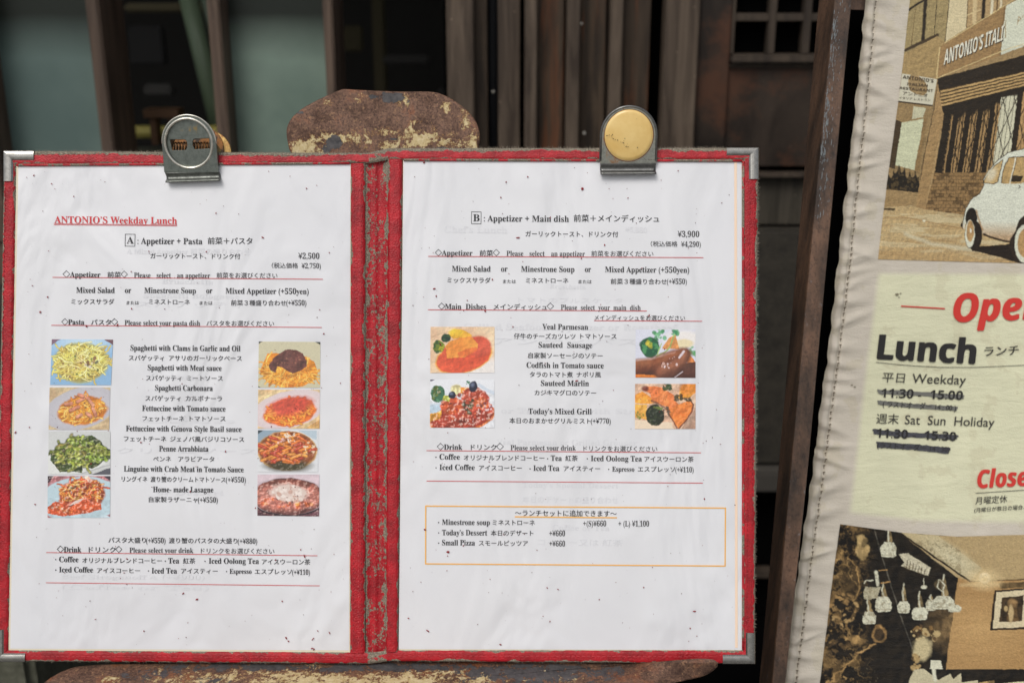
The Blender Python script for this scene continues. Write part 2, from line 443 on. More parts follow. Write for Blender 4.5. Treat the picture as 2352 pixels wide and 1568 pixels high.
st_ = box('shade_slab', (-1.6, .56, .0), (1.9, 1.36, .02), mt_black, None, .002); tag(st_, 'black slab along the foot of the shopfront, standing in for shade under the chair', 'shade_stand_in')  # added black slab: the shaded ground below the chair, as colour
def X_at(u, v, Y): return atY(u, v, Y).x
def Z_at(v, Y): return atY(1176, v, Y).z
ztop = 1.75

# slatted screen between the window and the door
screen = thing('slatted_screen', 'screen of upright dark brown boards with rust streaks, between the window and the lattice door', 'screen')
zb = 0.24
def slat(u0, u1, y0, mat, nm='slat', y1=None, z0=zb, z1=ztop, par=screen, v=170, bev=.0015):
    y1 = y1 or y0 + .03
    return box(nm, (X_at(u0, v, y0), y0, z0), (X_at(u1, v, y0), y1, z1), mat, par, bev)
for (a, b, y, mt) in ((1027, 1088, GY - .02, mt_wood_a), (1089, 1119, GY + .004, mt_wood_b), (1144, 1194, GY + .0, mt_wood_a),
                      (1205, 1233, GY - .02, mt_wood_a), (1234, 1294, GY + .006, mt_wood_b), (1301, 1331, GY - .02, mt_wood_a),
                      (1332, 1390, GY + .006, mt_wood_b), (1399, 1428, GY - .02, mt_wood_a), (1429, 1490, GY + .006, mt_wood_b),
                      (1523, 1601, GY - .02, mt_wood_a)):
    slat(a, b, y, mt)
tube('downpipe', [Vector((X_at(1131, 170, GY + .03), GY + .03, z)) for z in (zb, ztop)], .010, mt_pipe, screen, 14)
slat(1020, 1605, GY + .06, mt_black, 'backing_board', GY + .08)
nail = plain('pale_nail_head', (.45, .43, .38), .4)
for (u, v, y, r) in ((1133, 211, GY + .005, .0016), (1342, 306, GY - .022, .0016), (1336, 55, GY - .022, .0012), (1410, 288, GY - .022, .001)):
    p = atY(u, v, y); bm = bmesh.new(); bmesh.ops.create_uvsphere(bm, u_segments=10, v_segments=6, radius=r)
    me = bpy.data.meshes.new('nail_head'); bm.to_mesh(me); bm.free(); me.materials.append(nail)
    o = bpy.data.objects.new('nail_head', me); COL.objects.link(o); o.location = p; o.parent = screen

# window on the left: frosted panes, open dark interior between them
win = thing('shop_window', 'wide timber window left of the board screen, with green frosted panes and dark open bays', 'window')
def mull(u0, u1, par=win):
    x0, x1 = X_at(u0, 170, GY - .04), X_at(u1, 170, GY - .04)
    return box('mullion', (x0, GY - .04, .55), (x1, GY + .045, ztop), mt_mull, par, .002)
for a, b in ((-75, -30), (213, 243), (487, 515), (748, 770)): mull(a, b)
FZ = Z_at(118, GY)
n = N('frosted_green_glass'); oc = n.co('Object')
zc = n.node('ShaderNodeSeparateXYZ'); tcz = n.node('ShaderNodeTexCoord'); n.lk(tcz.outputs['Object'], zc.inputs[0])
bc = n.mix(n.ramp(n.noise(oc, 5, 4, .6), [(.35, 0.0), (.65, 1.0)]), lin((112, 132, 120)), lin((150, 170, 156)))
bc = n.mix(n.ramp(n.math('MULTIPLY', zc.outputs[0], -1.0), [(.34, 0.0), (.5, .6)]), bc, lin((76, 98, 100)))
n.base(n.mix(n.ramp(n.math('MULTIPLY_ADD', n.noise(oc, 8, 2, .5), .02, n.math('SUBTRACT', zc.outputs[2], FZ)), [(0.0, 0.0), (.05, 1.0)]), bc, lin((26, 34, 26))))  # dark reflection along the top blended into the pane colour
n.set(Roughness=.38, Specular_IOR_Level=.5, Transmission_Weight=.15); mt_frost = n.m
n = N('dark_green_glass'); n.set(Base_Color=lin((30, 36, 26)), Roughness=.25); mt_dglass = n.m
ztf = Z_at(-70, GY)
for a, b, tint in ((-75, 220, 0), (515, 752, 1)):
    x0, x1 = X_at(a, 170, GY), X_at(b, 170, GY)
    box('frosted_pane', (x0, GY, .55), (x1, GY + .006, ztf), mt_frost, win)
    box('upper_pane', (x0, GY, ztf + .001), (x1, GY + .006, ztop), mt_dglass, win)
box('sill', (X_at(-75, 170, GY - .05), GY - .05, .50), (X_at(1026, 170, GY - .05), GY + .05, .549), mt_mull, win, .003)
x_l = X_at(-400, 170, GY)
# low wall under the window
n = N('dark_granite'); oc = n.co('Object'); f = n.noise(oc, 55, 6, .75); g2 = n.noise(oc, 400, 3, .7)
n.base(n.mix(n.ramp(g2, [(.55, 0.0), (.72, .6)]), n.ramp(f, [(.3, lin((34, 31, 26))), (.7, lin((62, 57, 48)))]), lin((96, 90, 78)))); n.set(Roughness=.6); n.normal(n.bump(f, .4, .003)); mt_stone = n.m
low = thing('low_wall', 'dark granite low wall along the foot of the shopfront', 'wall')
box('stone_slab', (-1.6, GY - .01, .252), (.20, GY + .12, .498), mt_stone, low, .004)
box('stone_slab', (.202, GY - .01, .252), (1.9, GY + .12, Z_at(528, GY - .01)), mt_stone, low, .004)
box('ledge_strip', (-1.6, GY - .03, .222), (1.9, GY + .12, .250), plain('grey_ledge', lin((70, 66, 60)), .7), low, .003)
box('toe_shade', (-1.6, GY + .02, 0.0), (1.9, GY + .10, .221), mt_black, low)  # black box standing in for the shade under the ledge
box('toe_rail', (-1.6, GY - .0, .083), (1.9, GY + .019, .091), mt_bar, low)
# interior of the shop
room = thing('shop_interior', 'unlit room seen through the open bays of the window', 'room')
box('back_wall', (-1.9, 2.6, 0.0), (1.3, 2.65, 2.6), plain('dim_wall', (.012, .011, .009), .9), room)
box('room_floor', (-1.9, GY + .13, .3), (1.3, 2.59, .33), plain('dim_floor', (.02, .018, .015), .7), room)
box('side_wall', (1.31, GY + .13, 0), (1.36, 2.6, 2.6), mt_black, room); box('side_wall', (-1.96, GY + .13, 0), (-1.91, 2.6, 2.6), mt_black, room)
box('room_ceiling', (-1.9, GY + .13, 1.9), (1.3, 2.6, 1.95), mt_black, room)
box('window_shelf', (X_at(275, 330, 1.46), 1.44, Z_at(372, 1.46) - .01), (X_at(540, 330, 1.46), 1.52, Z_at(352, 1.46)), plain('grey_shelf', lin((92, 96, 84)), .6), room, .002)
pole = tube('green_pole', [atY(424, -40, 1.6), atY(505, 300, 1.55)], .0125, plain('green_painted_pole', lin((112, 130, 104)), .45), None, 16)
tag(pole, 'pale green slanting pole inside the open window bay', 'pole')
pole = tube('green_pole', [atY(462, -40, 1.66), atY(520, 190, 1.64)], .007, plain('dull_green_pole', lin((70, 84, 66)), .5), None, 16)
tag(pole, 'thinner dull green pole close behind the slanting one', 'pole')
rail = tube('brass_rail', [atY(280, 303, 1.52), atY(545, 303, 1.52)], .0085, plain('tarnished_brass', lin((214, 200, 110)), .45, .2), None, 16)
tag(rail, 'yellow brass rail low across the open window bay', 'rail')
dimm = plain('dim_grey_reflection', (.022, .021, .019), .9); dimy = plain('dim_ochre_reflection', (.04, .033, .014), .9)  # dim boxes added below stand in for faint reflections in the dark bays
for (u0, v0, u1, v1, Y_, m_, nm) in ((880, 128, 985, 150, 2.1, dimm, 'reflection_bar'), (862, -60, 880, 260, 2.2, dimy, 'reflection_streak'), (1005, 205, 1022, 330, 1.9, dimm, 'reflection_strip'), (300, 60, 372, 150, 2.2, plain('dim_dark_reflection', (.009, .009, .009), .9), 'reflection_patch'), (330, 195, 395, 222, 2.0, dimm, 'reflection_bar'), (285, 8, 470, 30, 1.9, dimy, 'reflection_band'), (790, 60, 832, 120, 2.3, dimy, 'reflection_patch')):
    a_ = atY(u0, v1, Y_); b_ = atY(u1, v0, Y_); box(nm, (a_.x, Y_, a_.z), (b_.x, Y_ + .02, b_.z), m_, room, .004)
orn = thing('wooden_trinket', 'small brown wooden trinket standing at the brass rail in the window', 'ornament')
p = atY(388, 330, 1.49); k = .0007
mtw = plain('trinket_wood', lin((104, 76, 52)), .6)
box('top', (p.x - 34 * k, 1.47, p.z + 50 * k), (p.x + 30 * k, 1.50, p.z + 66 * k), mtw, orn, .001)
box('leg', (p.x - 26 * k, 1.475, p.z - 0 * k), (p.x - 14 * k, 1.495, p.z + 49 * k), mtw, orn, .001)
box('leg', (p.x + 8 * k, 1.475, p.z - 0 * k), (p.x + 20 * k, 1.495, p.z + 49 * k), mtw, orn, .001)

# lattice door on the right
door = thing('lattice_door', 'dark timber door with a small lattice window, right of the board screen', 'door')
Y0 = GY - .005
def zz(v): return Z_at(v, Y0)
def xx(u, v=100): return X_at(u, v, Y0)
box('stile', (xx(1604), Y0, zz(390)), (xx(1678), Y0 + .04, ztop), mt_wood_d, door, .002)
box('panel', (xx(1679), Y0 + .008, zz(385)), (xx(2600), Y0 + .04, zz(158)), mt_wood_d, door, .001)
box('lattice_sill', (xx(1679), Y0 - .006, zz(145)), (xx(2600), Y0 + .04, zz(126)), mt_bar, door, .002)
box('rail', (xx(1679), Y0 + .002, zz(157.5)), (xx(2600), Y0 + .04, zz(145.5)), mt_bar, door, .002)
box('lattice_bar', (xx(1688), Y0 + .006, zz(50)), (xx(2600), Y0 + .026, zz(32)), mt_bar, door, .001)
box('lattice_bar', (xx(1688), Y0 + .006, zz(-42)), (xx(2600), Y0 + .026, zz(-60)), mt_bar, door, .001)
for i in range(8):
    u0 = 1679 + i * 92.5 * (1 if i else 1) - (0 if i else 0)
    u = [1679, 1765, 1845, 1925, 2005, 2085, 2165, 2245][i]
    box('lattice_bar', (xx(u), Y0 + .004, zz(125.5)), (xx(u + (9 if i == 0 else 17)), Y0 + .022, ztop), mt_bar, door, .001)
box('dark_glass', (xx(1679), Y0 + .03, zz(125)), (xx(2600), Y0 + .036, ztop), mt_black, door)
box('kick_board', (xx(1604), Y0 + .01, zz(520)), (xx(2600), Y0 + .04, zz(408)), wood('grey_green_board', lin((52, 48, 40)), lin((76, 70, 60)), .6), door, .001)
box('kick_board', (xx(1604), Y0 - .004, zz(407.5)), (xx(2600), Y0 + .04, zz(398)), mt_bar, door, .001)
box('gap_backing', (xx(1604), Y0 + .041, zz(530)), (xx(2600), Y0 + .05, zz(380)), mt_black, door)
# head beam over everything, out of frame
hb = box('head_beam', (-1.9, GY - .06, ztop + .001), (1.9, GY + .14, ztop + .2), mt_wood_d); tag(hb, 'dark timber beam over the shopfront', 'beam')
# stone block lower left
n = N('mossy_stone'); f = n.noise(n.co('Object'), 60, 6, .75); n.base(n.ramp(f, [(.3, lin((62, 62, 50))), (.7, lin((112, 112, 96)))])); n.set(Roughness=.9); n.normal(n.bump(f, .7, .004)); mt_block = n.m
p1 = atY(74, 1540, .95)
sb = box('stone_block', (p1.x - .45, .95, 0), (p1.x, 1.2, atY(74, 1470, .95).z), mt_block, None, .008)
tag(sb, 'grey green stone block on the ground behind the bottom left corner of the menu', 'block')

# ------------------------------------------------------------------ chair behind and under the menu
mt_rust = rusty_paint()
chair = thing('metal_chair', 'rusty metal chair with flaking cream and grey paint holding the open menu', 'chair')
C2 = lambda x, y: (551.25 + .27344 * x, 91.875 + .27344 * y)
back_out = [C2(*p) for p in ((405, 930), (375, 850), (362, 740), (385, 660), (430, 600), (500, 540), (600, 480), (700, 430), (800, 385), (850, 371), (1000, 378), (1300, 390),
            (1590, 395), (1700, 425), (1800, 480), (1900, 560), (1960, 630), (1995, 700), (2012, 780), (2000, 880), (1960, 1000), (1850, 1090), (1600, 1150), (1200, 1170), (800, 1150), (520, 1060))]
def disc_mesh(name, outline, surf, rings, mat, parent, masks, thick=.003, sub=8):
    P = []
    n = len(outline)
    for i in range(n):
        p0, p1_, p2, p3 = (np.array(outline[(i + k) % n], float) for k in (-1, 0, 1, 2))
        for t in range(sub):
            t /= sub; P.append(.5 * (2 * p1_ + (p2 - p0) * t + (2 * p0 - 5 * p1_ + 4 * p2 - p3) * t * t + (3 * p1_ - p0 - 3 * p2 + p3) * t ** 3))
    P = np.array(P); c = P.mean(0); m = len(P)
    vs, px = [], []
    for r in range(rings + 1):
        f = r / rings
        for q in P: x, y = c + (q - c) * max(f, .0001); px.append((x, y)); vs.append(surf(x, y, 0 if r < rings else -.0008))
    for r in range(rings, 0, -2):
        for q in P: x, y = c + (q - c) * r / rings; px.append((x, y)); vs.append(surf(x, y, -thick))
    nb = len(range(rings, 0, -2))
    fs = []
    for r in range(rings + nb):
        for i in range(m):
            j = (i + 1) % m; fs.append((r * m + i, r * m + j, (r + 1) * m + j, (r + 1) * m + i))
    fs.append(tuple((rings + nb) * m + i for i in range(m)))
    o = mesh_obj(name, vs, fs, mat, parent, smooth=True)
    px = np.array(px); col = np.zeros((len(px), 4), np.float32); col[:, 3] = 1
    for (cx, cy, rx, ry, ch, a) in masks:
        if ch == 0: a, rx, ry = a * 1.35, rx * 1.25, ry * 1.25
        else: a *= 1.15
        col[:, ch] = np.maximum(col[:, ch], a * np.exp(-(((px[:, 0] - cx) / rx) ** 2 + ((px[:, 1] - cy) / ry) ** 2)))
    ca = o.data.color_attributes.new('Col', 'FLOAT_COLOR', 'POINT'); ca.data.foreach_set('color', col.ravel())
    return o
def back_surf(u, v, l=0): return M(u, v, l - .014 + .004 * ((u - 876) / 225) ** 2)
K = lambda x, y, rx, ry, ch, a: (*C2(x, y), rx * .27, ry * .27, ch, a)
disc_mesh('backrest', back_out, back_surf, 46, mt_rust, chair,
          [K(520, 900, 150, 90, 0, .62), K(750, 790, 260, 55, 0, .46), K(900, 770, 90, 70, 0, .42), K(1180, 740, 140, 45, 0, .42), K(1180, 850, 200, 60, 0, .36), K(1420, 730, 60, 40, 0, .45), K(1520, 800, 150, 80, 0, .56), K(1700, 850, 120, 60, 0, .42), K(1290, 880, 160, 50, 0, .38),
           K(1950, 840, 60, 130, 0, .45), K(1870, 620, 60, 130, 0, .36), K(1720, 520, 60, 60, 0, .38), K(960, 450, 90, 50, 0, .30), K(720, 485, 60, 40, 0, .34), K(1350, 470, 60, 60, 0, .30), K(1450, 660, 120, 30, 0, .30),
           K(770, 830, 90, 65, 1, .80), K(700, 900, 50, 40, 1, .75), K(1090, 440, 40, 30, 1, .62), K(1250, 440, 120, 55, 1, .74), K(1690, 880, 50, 10, 1, .9), K(1270, 800, 50, 15, 1, .7), K(480, 580, 30, 14, 1, .8), K(1400, 480, 40, 50, 1, .4)], sub=10)
# seat: nearly flat plate, right end curled up in front of the menu foot
SZ = atY(1176, 1522, M(1176, 1522).y).z
def seat_surf(u, v, l=0):
    t = min(1, max(0, (u - 1440) / 160)); t = t * t * (3 - 2 * t) * min(1, max(0, (1560 - v) / 40))
    e = max(0, 1 - math.hypot((u - 860) / 900, (v - 1620) / 200)) 
    return atZ(u, v, SZ - .0012 - .001 * e + .0125 * t + l)
seat_out = [(203, 1527), (260, 1524), (420, 1521), (700, 1514), (1000, 1514), (1300, 1516), (1440, 1518), (1490, 1522), (1545, 1517), (1590, 1512), (1634, 1513), (1648, 1522), (1643, 1535), (1612, 1553), (1545, 1568),
            (1420, 1600), (1250, 1660), (1000, 1710), (700, 1720), (350, 1700), (120, 1650), (72, 1605), (101, 1568), (129, 1548), (164, 1533)]
disc_mesh('seat', seat_out, seat_surf, 60, mt_rust, chair,
          [(480, 1560, 190, 22, 0, .40), (800, 1562, 330, 20, 0, .50), (1080, 1556, 120, 16, 0, .40), (1250, 1553, 90, 14, 0, .42), (1010, 1543, 60, 10, 0, .5), (620, 1555, 120, 30, 0, .42), (260, 1560, 70, 20, 0, .3),
           (560, 1532, 300, 15, 1, .50), (900, 1532, 300, 15, 1, .58), (1230, 1545, 230, 34, 1, .60), (330, 1548, 110, 22, 1, .45), (1400, 1545, 60, 30, 1, .5), (480, 1560, 100, 14, 1, .38)], thick=.003, sub=10)
mt_rod = clip_metal('rusted_rod', (.10, .07, .05), .45, rough=.6, metal=.3)
for s in (-1, 1):
    a = M(876 + s * 120, 395, -.022); b = M(876 + s * 170, 1500, -.028)
    tube('back_support', [a, (a + b) / 2 - FW * -.004, b, b + Vector((0, .0, -.03))], .007, mt_rod, chair)
    for yy in (.40, .78):
        x = -.08 + s * .14
        tube('leg', [Vector((x, .60 + (yy - .6) * .55, SZ - .006)), Vector((x + s * .05, yy, 0.0))], .011, mt_rod, chair, r2=.009)

# ------------------------------------------------------------------ menu folder
folder = thing('menu_folder', 'open red leatherette menu folder with frayed edges and metal corners', 'menu')
mt_side = leather('red_leatherette_border', .15, .02, .70)
mt_top = leather('red_leatherette_frayed_border', .27, .09, .665, (186, 40, 49))  # paler, pinker red carries the sky sheen on the top strips
mt_hinge = leather('red_leatherette_hinge', .06, .04, .69)
mt_spine = leather('worn_red_spine', .10, .12, .545)
mt_backing = plain('grey_canvas_board', lin((92, 84, 74)), .95)
Lq = [(10, 347), (838, 352), (838, 1522), (-10, 1516)]; Rq = [(892, 341), (1742, 340), (1733, 1522), (888, 1517)]
def prism(name, quad, l0, l1, mat, parent):
    vs = [M(u, v, l1) for u, v in quad] + [M(u, v, l0) for u, v in quad]
    return mesh_obj(name, vs, [(0, 1, 2, 3), (7, 6, 5, 4), (0, 4, 5, 1), (1, 5, 6, 2), (2, 6, 7, 3), (3, 7, 4, 0)], mat, parent)
prism('cover_board', Lq, -.0026, 0, mt_backing, folder); prism('cover_board', Rq, -.0026, 0, mt_backing, folder)
mt_cream = plain('cream_backing_card', lin((232, 222, 196)), .6)
prism('backing_card', [(36, 377), (806, 373), (806, 1497), (18, 1492)], .00005, .0003, mt_cream, folder)
prism('backing_card', [(926, 364), (1712, 366), (1712, 1495), (916, 1494)], .00005, .0003, mt_cream, folder)

def strip(name, o0, o1, i1, i0, mat, base=.0005, bulge=.0011, nu=90, nv=14, wob=.6, prof=None):
    o0, o1, i1, i0 = (np.array(q, float) for q in (o0, o1, i1, i0)); L = np.linalg.norm(o1 - o0) * D / F
    co, uv = [], []
    ph = random.uniform(0, 9)
    for j in range(nv):
        t = j / (nv - 1)
        for i in range(nu):
            s = i / (nu - 1); p = (o0 * (1 - s) + o1 * s) * (1 - t) + (i0 * (1 - s) + i1 * s) * t
            if 0 < s < 1 and t in (0, 1):
                d = (i0 - o0); d = d / np.linalg.norm(d); p = p + d * wob * (math.sin(s * 61 + ph + t * 5) + .7 * math.sin(s * 173 + ph) + .5 * random.uniform(-1, 1)) * .5
            h = base + bulge * (1 - abs(2 * t - 1) ** 5) if prof is None else base + prof(t)
            if t in (0, 1) and prof is None: h = base - .0008 if t == 0 else base - .00015
            co.append(tuple(M(p[0], p[1], h))); uv.append((s * L, t))
    return grid_from(name, nu, nv, np.array(co), mat, folder, np.array(uv))
S = .0006
strip('border_strip', (10, 347), (848, 352), (848, 376), (34, 380), mt_top, S + .0002)
strip('border_strip', (10, 347), (-10, 1516), (20, 1494), (38, 379), mt_side, S, wob=.5)
strip('border_strip', (-10, 1517), (846, 1523), (846, 1497), (14, 1492), mt_side, S + .0001)
strip('border_strip', (892, 341), (1742, 340), (1716, 368), (892, 368), mt_top, S + .0002)
strip('border_strip', (1742, 340), (1733, 1522), (1704, 1496), (1706, 366), mt_side, S)
strip('border_strip', (888, 1517), (1733, 1523), (1707, 1492), (888, 1492), mt_side, S + .0001)
strip('hinge_strip', (805, 376), (803, 1498), (839, 1498), (839, 376), mt_hinge, S - .0001, .0014)
strip('hinge_strip', (926, 367), (915, 1494), (886, 1494), (891, 366), mt_hinge, S - .0001, .0020)
def spro(t): return -.0012 - .0022 * math.sin(math.pi * t) + .0012 * math.exp(-((t - .42) / .12) ** 2)
strip('spine', (838, 366), (840, 1508), (890, 1506), (892, 358), mt_spine, .0009, 0, 140, 20, 0, spro)
def bpro(t): return .0012 * (1 - abs(2 * t - 1) ** 4)
mt_band = leather('worn_spine_band', .3, .3, .52, (196, 40, 52))
strip('spine_band', (847, 352), (893, 341), (893, 368), (847, 376.5), mt_band, .0007, 0, 30, 12, 0, bpro)
strip('spine_band', (845, 1523), (889, 1517), (889, 1492), (845, 1498), mt_band, .0007, 0, 30, 12, 0, bpro)
# piping along the sheets' edges
mt_pip = leather('red_piping', .0, .0, .70, (190, 38, 48))
def piping(a, b, r=.0008): return tube('piping', [M(a[0] + (b[0] - a[0]) * k / 20, a[1] + (b[1] - a[1]) * k / 20, .0012) for k in range(21)], r, mt_pip, folder, 8)
piping((40, 380), (804, 375.5)); piping((928, 368), (1704, 370)); piping((1706, 371), (1706, 1490)); 
# stitches
def stitching(lines, mat, l=.0018, ln=7.5, gap=4.2, wd=1.1):
    vs, fs = [], []
    for a, b in lines:
        a, b = np.array(a, float), np.array(b, float); L = np.linalg.norm(b - a); t = (b - a) / L; nn = np.array((-t[1], t[0])); s = 3.0
        while s + ln < L:
            l2 = ln * random.uniform(.8, 1.1); k = len(vs); j = random.uniform(-.5, .5)
            for ds, dn, dl in ((0, -wd / 2, 0), (0, wd / 2, 0), (l2 * .5, wd / 2, .00025), (l2 * .5, -wd / 2, .00025), (l2, wd / 2, 0), (l2, -wd / 2, 0)):
                p = a + t * (s + ds) + nn * (dn + j); vs.append(M(p[0], p[1], l + dl))
            fs += [(k, k + 1, k + 2, k + 3), (k + 3, k + 2, k + 4, k + 5)]; s += ln + gap
    o = mesh_obj('stitching', vs, fs, mat, folder); o['kind'] = 'stuff'; return o
mt_thr = plain('dark_red_thread', lin((128, 18, 28)), .7); mt_thr2 = plain('pinkish_thread', lin((214, 92, 96)), .7)
stitching([((60, 356), (800, 359)), ((940, 350), (1660, 350)), ((815, 385), (813, 1490)), ((832, 385), (831, 1490)), ((919, 380), (909, 1488)), ((898, 380), (893, 1488)),
           ((1733, 425), (1724, 1440)), ((1722, 425), (1714, 1440)), ((15, 430), (0, 1430))], mt_thr)
stitching([((70, 1504), (800, 1507)), ((900, 1503), (1640, 1505)), ((70, 370), (800, 370)), ((826, 390), (824, 1480)), ((905, 390), (899, 1480))], mt_thr2, wd=.7)
# frayed threads along the outer edges
def fray(lines, mat):
    vs, fs = [], []
    for a, b, nx, ny, dens, ln in lines:
        L = math.hypot(b[0] - a[0], b[1] - a[1])
        for k in range(int(L * dens)):
            s = random.random(); x = a[0] + (b[0] - a[0]) * s; y = a[1] + (b[1] - a[1]) * s; l_ = random.uniform(.4, 1) ** 2 * ln; tl = random.uniform(-.9, .9)
            z = random.uniform(-.0015, .0012); i = len(vs); wd = .45
            ex, ey = x + (nx - tl * ny) * l_, y + (ny + tl * nx) * l_
            vs += [M(x - wd * ny - nx * 1.5, y - wd * nx - ny * 1.5, z), M(x + wd * ny - nx * 1.5, y + wd * nx - ny * 1.5, z), M(ex, ey, z + random.uniform(-.0006, .0012))]; fs.append((i, i + 1, i + 2))
    o = mesh_obj('frayed_fibres', vs, fs, mat, folder, recalc=False); o['kind'] = 'stuff'
mt_fib = plain('grey_canvas_fibre', lin((150, 140, 124)), .9)
fray([((82, 347), (848, 352), 0, -1, .55, 6), ((893, 341), (1668, 340), 0, -1, .6, 7), ((1742, 412), (1733, 1450), 1, 0, .6, 6), ((62, 1517), (845, 1523), 0, 1, .25, 4), ((890, 1517), (1400, 1521), 0, 1, .25, 4), ((1634, 1514), (1650, 1516), 0, -1, 1.5, 9)], mt_fib)

# metal corners
mt_corner = clip_metal('nickel_corner', (.40, .39, .36), .70, rough=.2, metal=.95)
def corner(cx, cy, sx, sy, lx, ly, wy, wx):
    # horizontal arm runs lx along sx, wide wy; vertical arm runs ly along sy, wide wx
    vs, fs = [], []
    def arm(L, W, W2, horiz):
        n = 8; k0 = len(vs)
        for j in range(n):
            t = j / (n - 1); h = .0019 + .0009 * math.sin(math.pi * min(1, t * 1.0)) ** .6 if 0 < j < n - 1 else (.0002 if j == 0 else .0016)
            w_ = W * t; mit = W2 * t
            for e in (mit, L):
                (x, y) = (cx + sx * e, cy + sy * w_) if horiz else (cx + sx * w_, cy + sy * e)
                vs.append(M(x, y, h))
        for j in range(n - 1): fs.append((k0 + 2 * j, k0 + 2 * j + 1, k0 + 2 * j + 3, k0 + 2 * j + 2))
    arm(lx, wy, wx, True); arm(ly, wx, wy, False)
    return mesh_obj('metal_corner', vs, fs, mt_corner, folder, smooth=False)
corner(9, 345.5, 1, 1, 72, 72, 25, 24); corner(1743.5, 338.5, -1, 1, 76, 74, 21, 25); corner(1734.5, 1524, -1, -1, 76, 74, 24, 23); corner(-12, 1519, 1, -1, 73, 76, 22, 24)

# ------------------------------------------------------------------ menu sheets and their print
mt_paper = paper()
def sheet(label, quad):
    q = [np.array(p, float) for p in quad]
    vs = [M(u, v, .0006) for u, v in quad] + [M(u, v, .0003) for u, v in quad]
    # a finely divided leaf with very slight waves
    nu, nv = 50, 70
    def fn(s, t):
        p = (q[0] * (1 - s) + q[1] * s) * (1 - t) + (q[3] * (1 - s) + q[2] * s) * t
        return M(p[0], p[1], .00045)
    return tag(grid_obj('menu_sheet', nu, nv, fn, mt_paper), label, 'menu page', 'printed sheets in the menu folder')
left = sheet('white laminated page listing pasta lunches beside eight dish photographs, left half of menu', [(43, 380), (805, 375), (802, 1492), (24, 1488)])
right = sheet('white laminated page listing main dishes with four dish photographs and an orange box, right half', [(927, 368), (1703, 370), (1706, 1491), (916, 1489)])

ink = plain('black_ink', (.022, .022, .026), .5); ink_l = plain('thin_black_ink', (.045, .045, .05), .5)
ink_r = plain('red_ink', lin((214, 62, 66)), .5); ink_rl = plain('thin_red_ink', lin((206, 58, 62)), .5); ink_o = plain('orange_ink', lin((248, 188, 96)), .5); ink_o2 = plain('pale_orange_line', lin((250, 222, 196)), .5)
ghost = plain('faint_show_through_ink', (.755, .761, .788), .5, 0, Coat_Weight=.5, Coat_Roughness=.2)
TL = .00075
def surfM(u, v, l): return M(u, v, l)
A_ = lambda ox, oy, k: (lambda X, Y: (ox + X * k, oy + Y * k))
cA = A_(91.875, 459.4, .29688); cB = A_(91.875, 753.4, .29688); cC = A_(0, 1194.4, .35156)
cD = A_(955.5, 459.4, .29688); cE = A_(955.5, 735.0, .29688); cF = A_(955.5, 1130.0, .3125)
def T(par, xf, t, x0, x1, y, em, st='b', mat=None, y1=None, off=0.0):
    if y1 is None: y1 = y + (x1 - x0) * .0075 - .5
    if st == 'l': return put_text(t, surfM, par, mat or ink_l, x0, x1, y, y1, em * 1.05, 'b', 0, 0, TL, xf)
    if st == 'j': return put_text(t, surfM, par, mat or ink, x0, x1, y, y1, em, 'p', .010, 0, TL, xf)
    if st == 'jl': return put_text(t, surfM, par, mat or ink_l, x0, x1, y, y1, em, 'p', .005, 0, TL, xf)
    return put_text(t, surfM, par, mat or ink, x0, x1, y, y1, em * 1.05, 'b', .0 if '¥' in t else .004, 0, TL, xf)
def LN(par, xf, a, b, wd=5.0, mat=None): return ribbon('rule_line', [a, b], wd, surfM, mat or ink_rl, par, TL, xf)
def diamond(par, xf, x0, x1, yb):
    c = ((x0 + x1) / 2, yb - (x1 - x0) * .44); r = (x1 - x0) / 2 - 1
    ribbon('diamond_mark', [(c[0] - r, c[1]), (c[0], c[1] - r), (c[0] + r, c[1]), (c[0], c[1] + r)], 3.6, surfM, ink, par, TL, xf, closed=True)
def frame(par, xf, pts, wd, mat): ribbon('printed_frame', pts, wd, surfM, mat, par, TL, xf, closed=True)
def dot(par, xf, x, y, r=4.6):
    vs = []
    for k in range(8):
        X, Y = xf(x + r * math.cos(k * .785), y + r * math.sin(k * .785)); vs.append(M(X, Y, TL))
    mesh_obj('bullet_mark', vs, [tuple(range(8))], ink, par)
L_, R_ = left, right
# left page, top
T(L_, cA, "ANTONIO’S Weekday Lunch", 115, 1062, 179, 74, mat=ink_r, y1=187)
LN(L_, cA, (110, 184), (1063, 194), 3.6, ink_r); LN(L_, cA, (110, 192), (1063, 201), 3.6, ink_r)
frame(L_, cA, [(663, 265), (738, 266), (736, 358), (661, 357)], 3.6, ink); T(L_, cA, 'A', 673, 728, 338, 74, 'l', ink)
T(L_, cA, ': Appetizer + Pasta', 757, 1258, 340, 66); T(L_, cA, '前菜＋パスタ', 1300, 1645, 338, 58, 'j')
T(L_, cA, 'ガーリックトースト、ドリンク付', 857, 1550, 450, 47, 'j'); T(L_, cA, '¥2,500', 2000, 2163, 455, 62, 'l'); T(L_, cA, '（税込価格', 1795, 1998, 524, 46, 'jl'); T(L_, cA, '¥2,750)', 2025, 2174, 529, 55, 'l')
def head(par, xf, x, en, jp, d2, parts, y, jpem=50, enem=58):
    diamond(par, xf, x[0], x[1], y); T(par, xf, en, x[1], x[2], y, enem); T(par, xf, jp, x[3], x[4], y, jpem, 'j'); diamond(par, xf, d2[0], d2[1], y)
    for t, a, b, yy, st, em in parts: T(par, xf, t, a, b, yy, em, st)
head(L_, cA, (180, 235, 470, 525, 628), 'Appetizer', '前菜', (628, 680), [('Please', 730, 858, 601, 'l', 56), ('select', 905, 1015, 602, 'l', 56), ('an appetizer', 1063, 1318, 603, 'l', 56), ('前菜をお選びください', 1368, 1838, 600, 'jl', 47)], 597)
LN(L_, cA, (100, 598), (2190, 613))
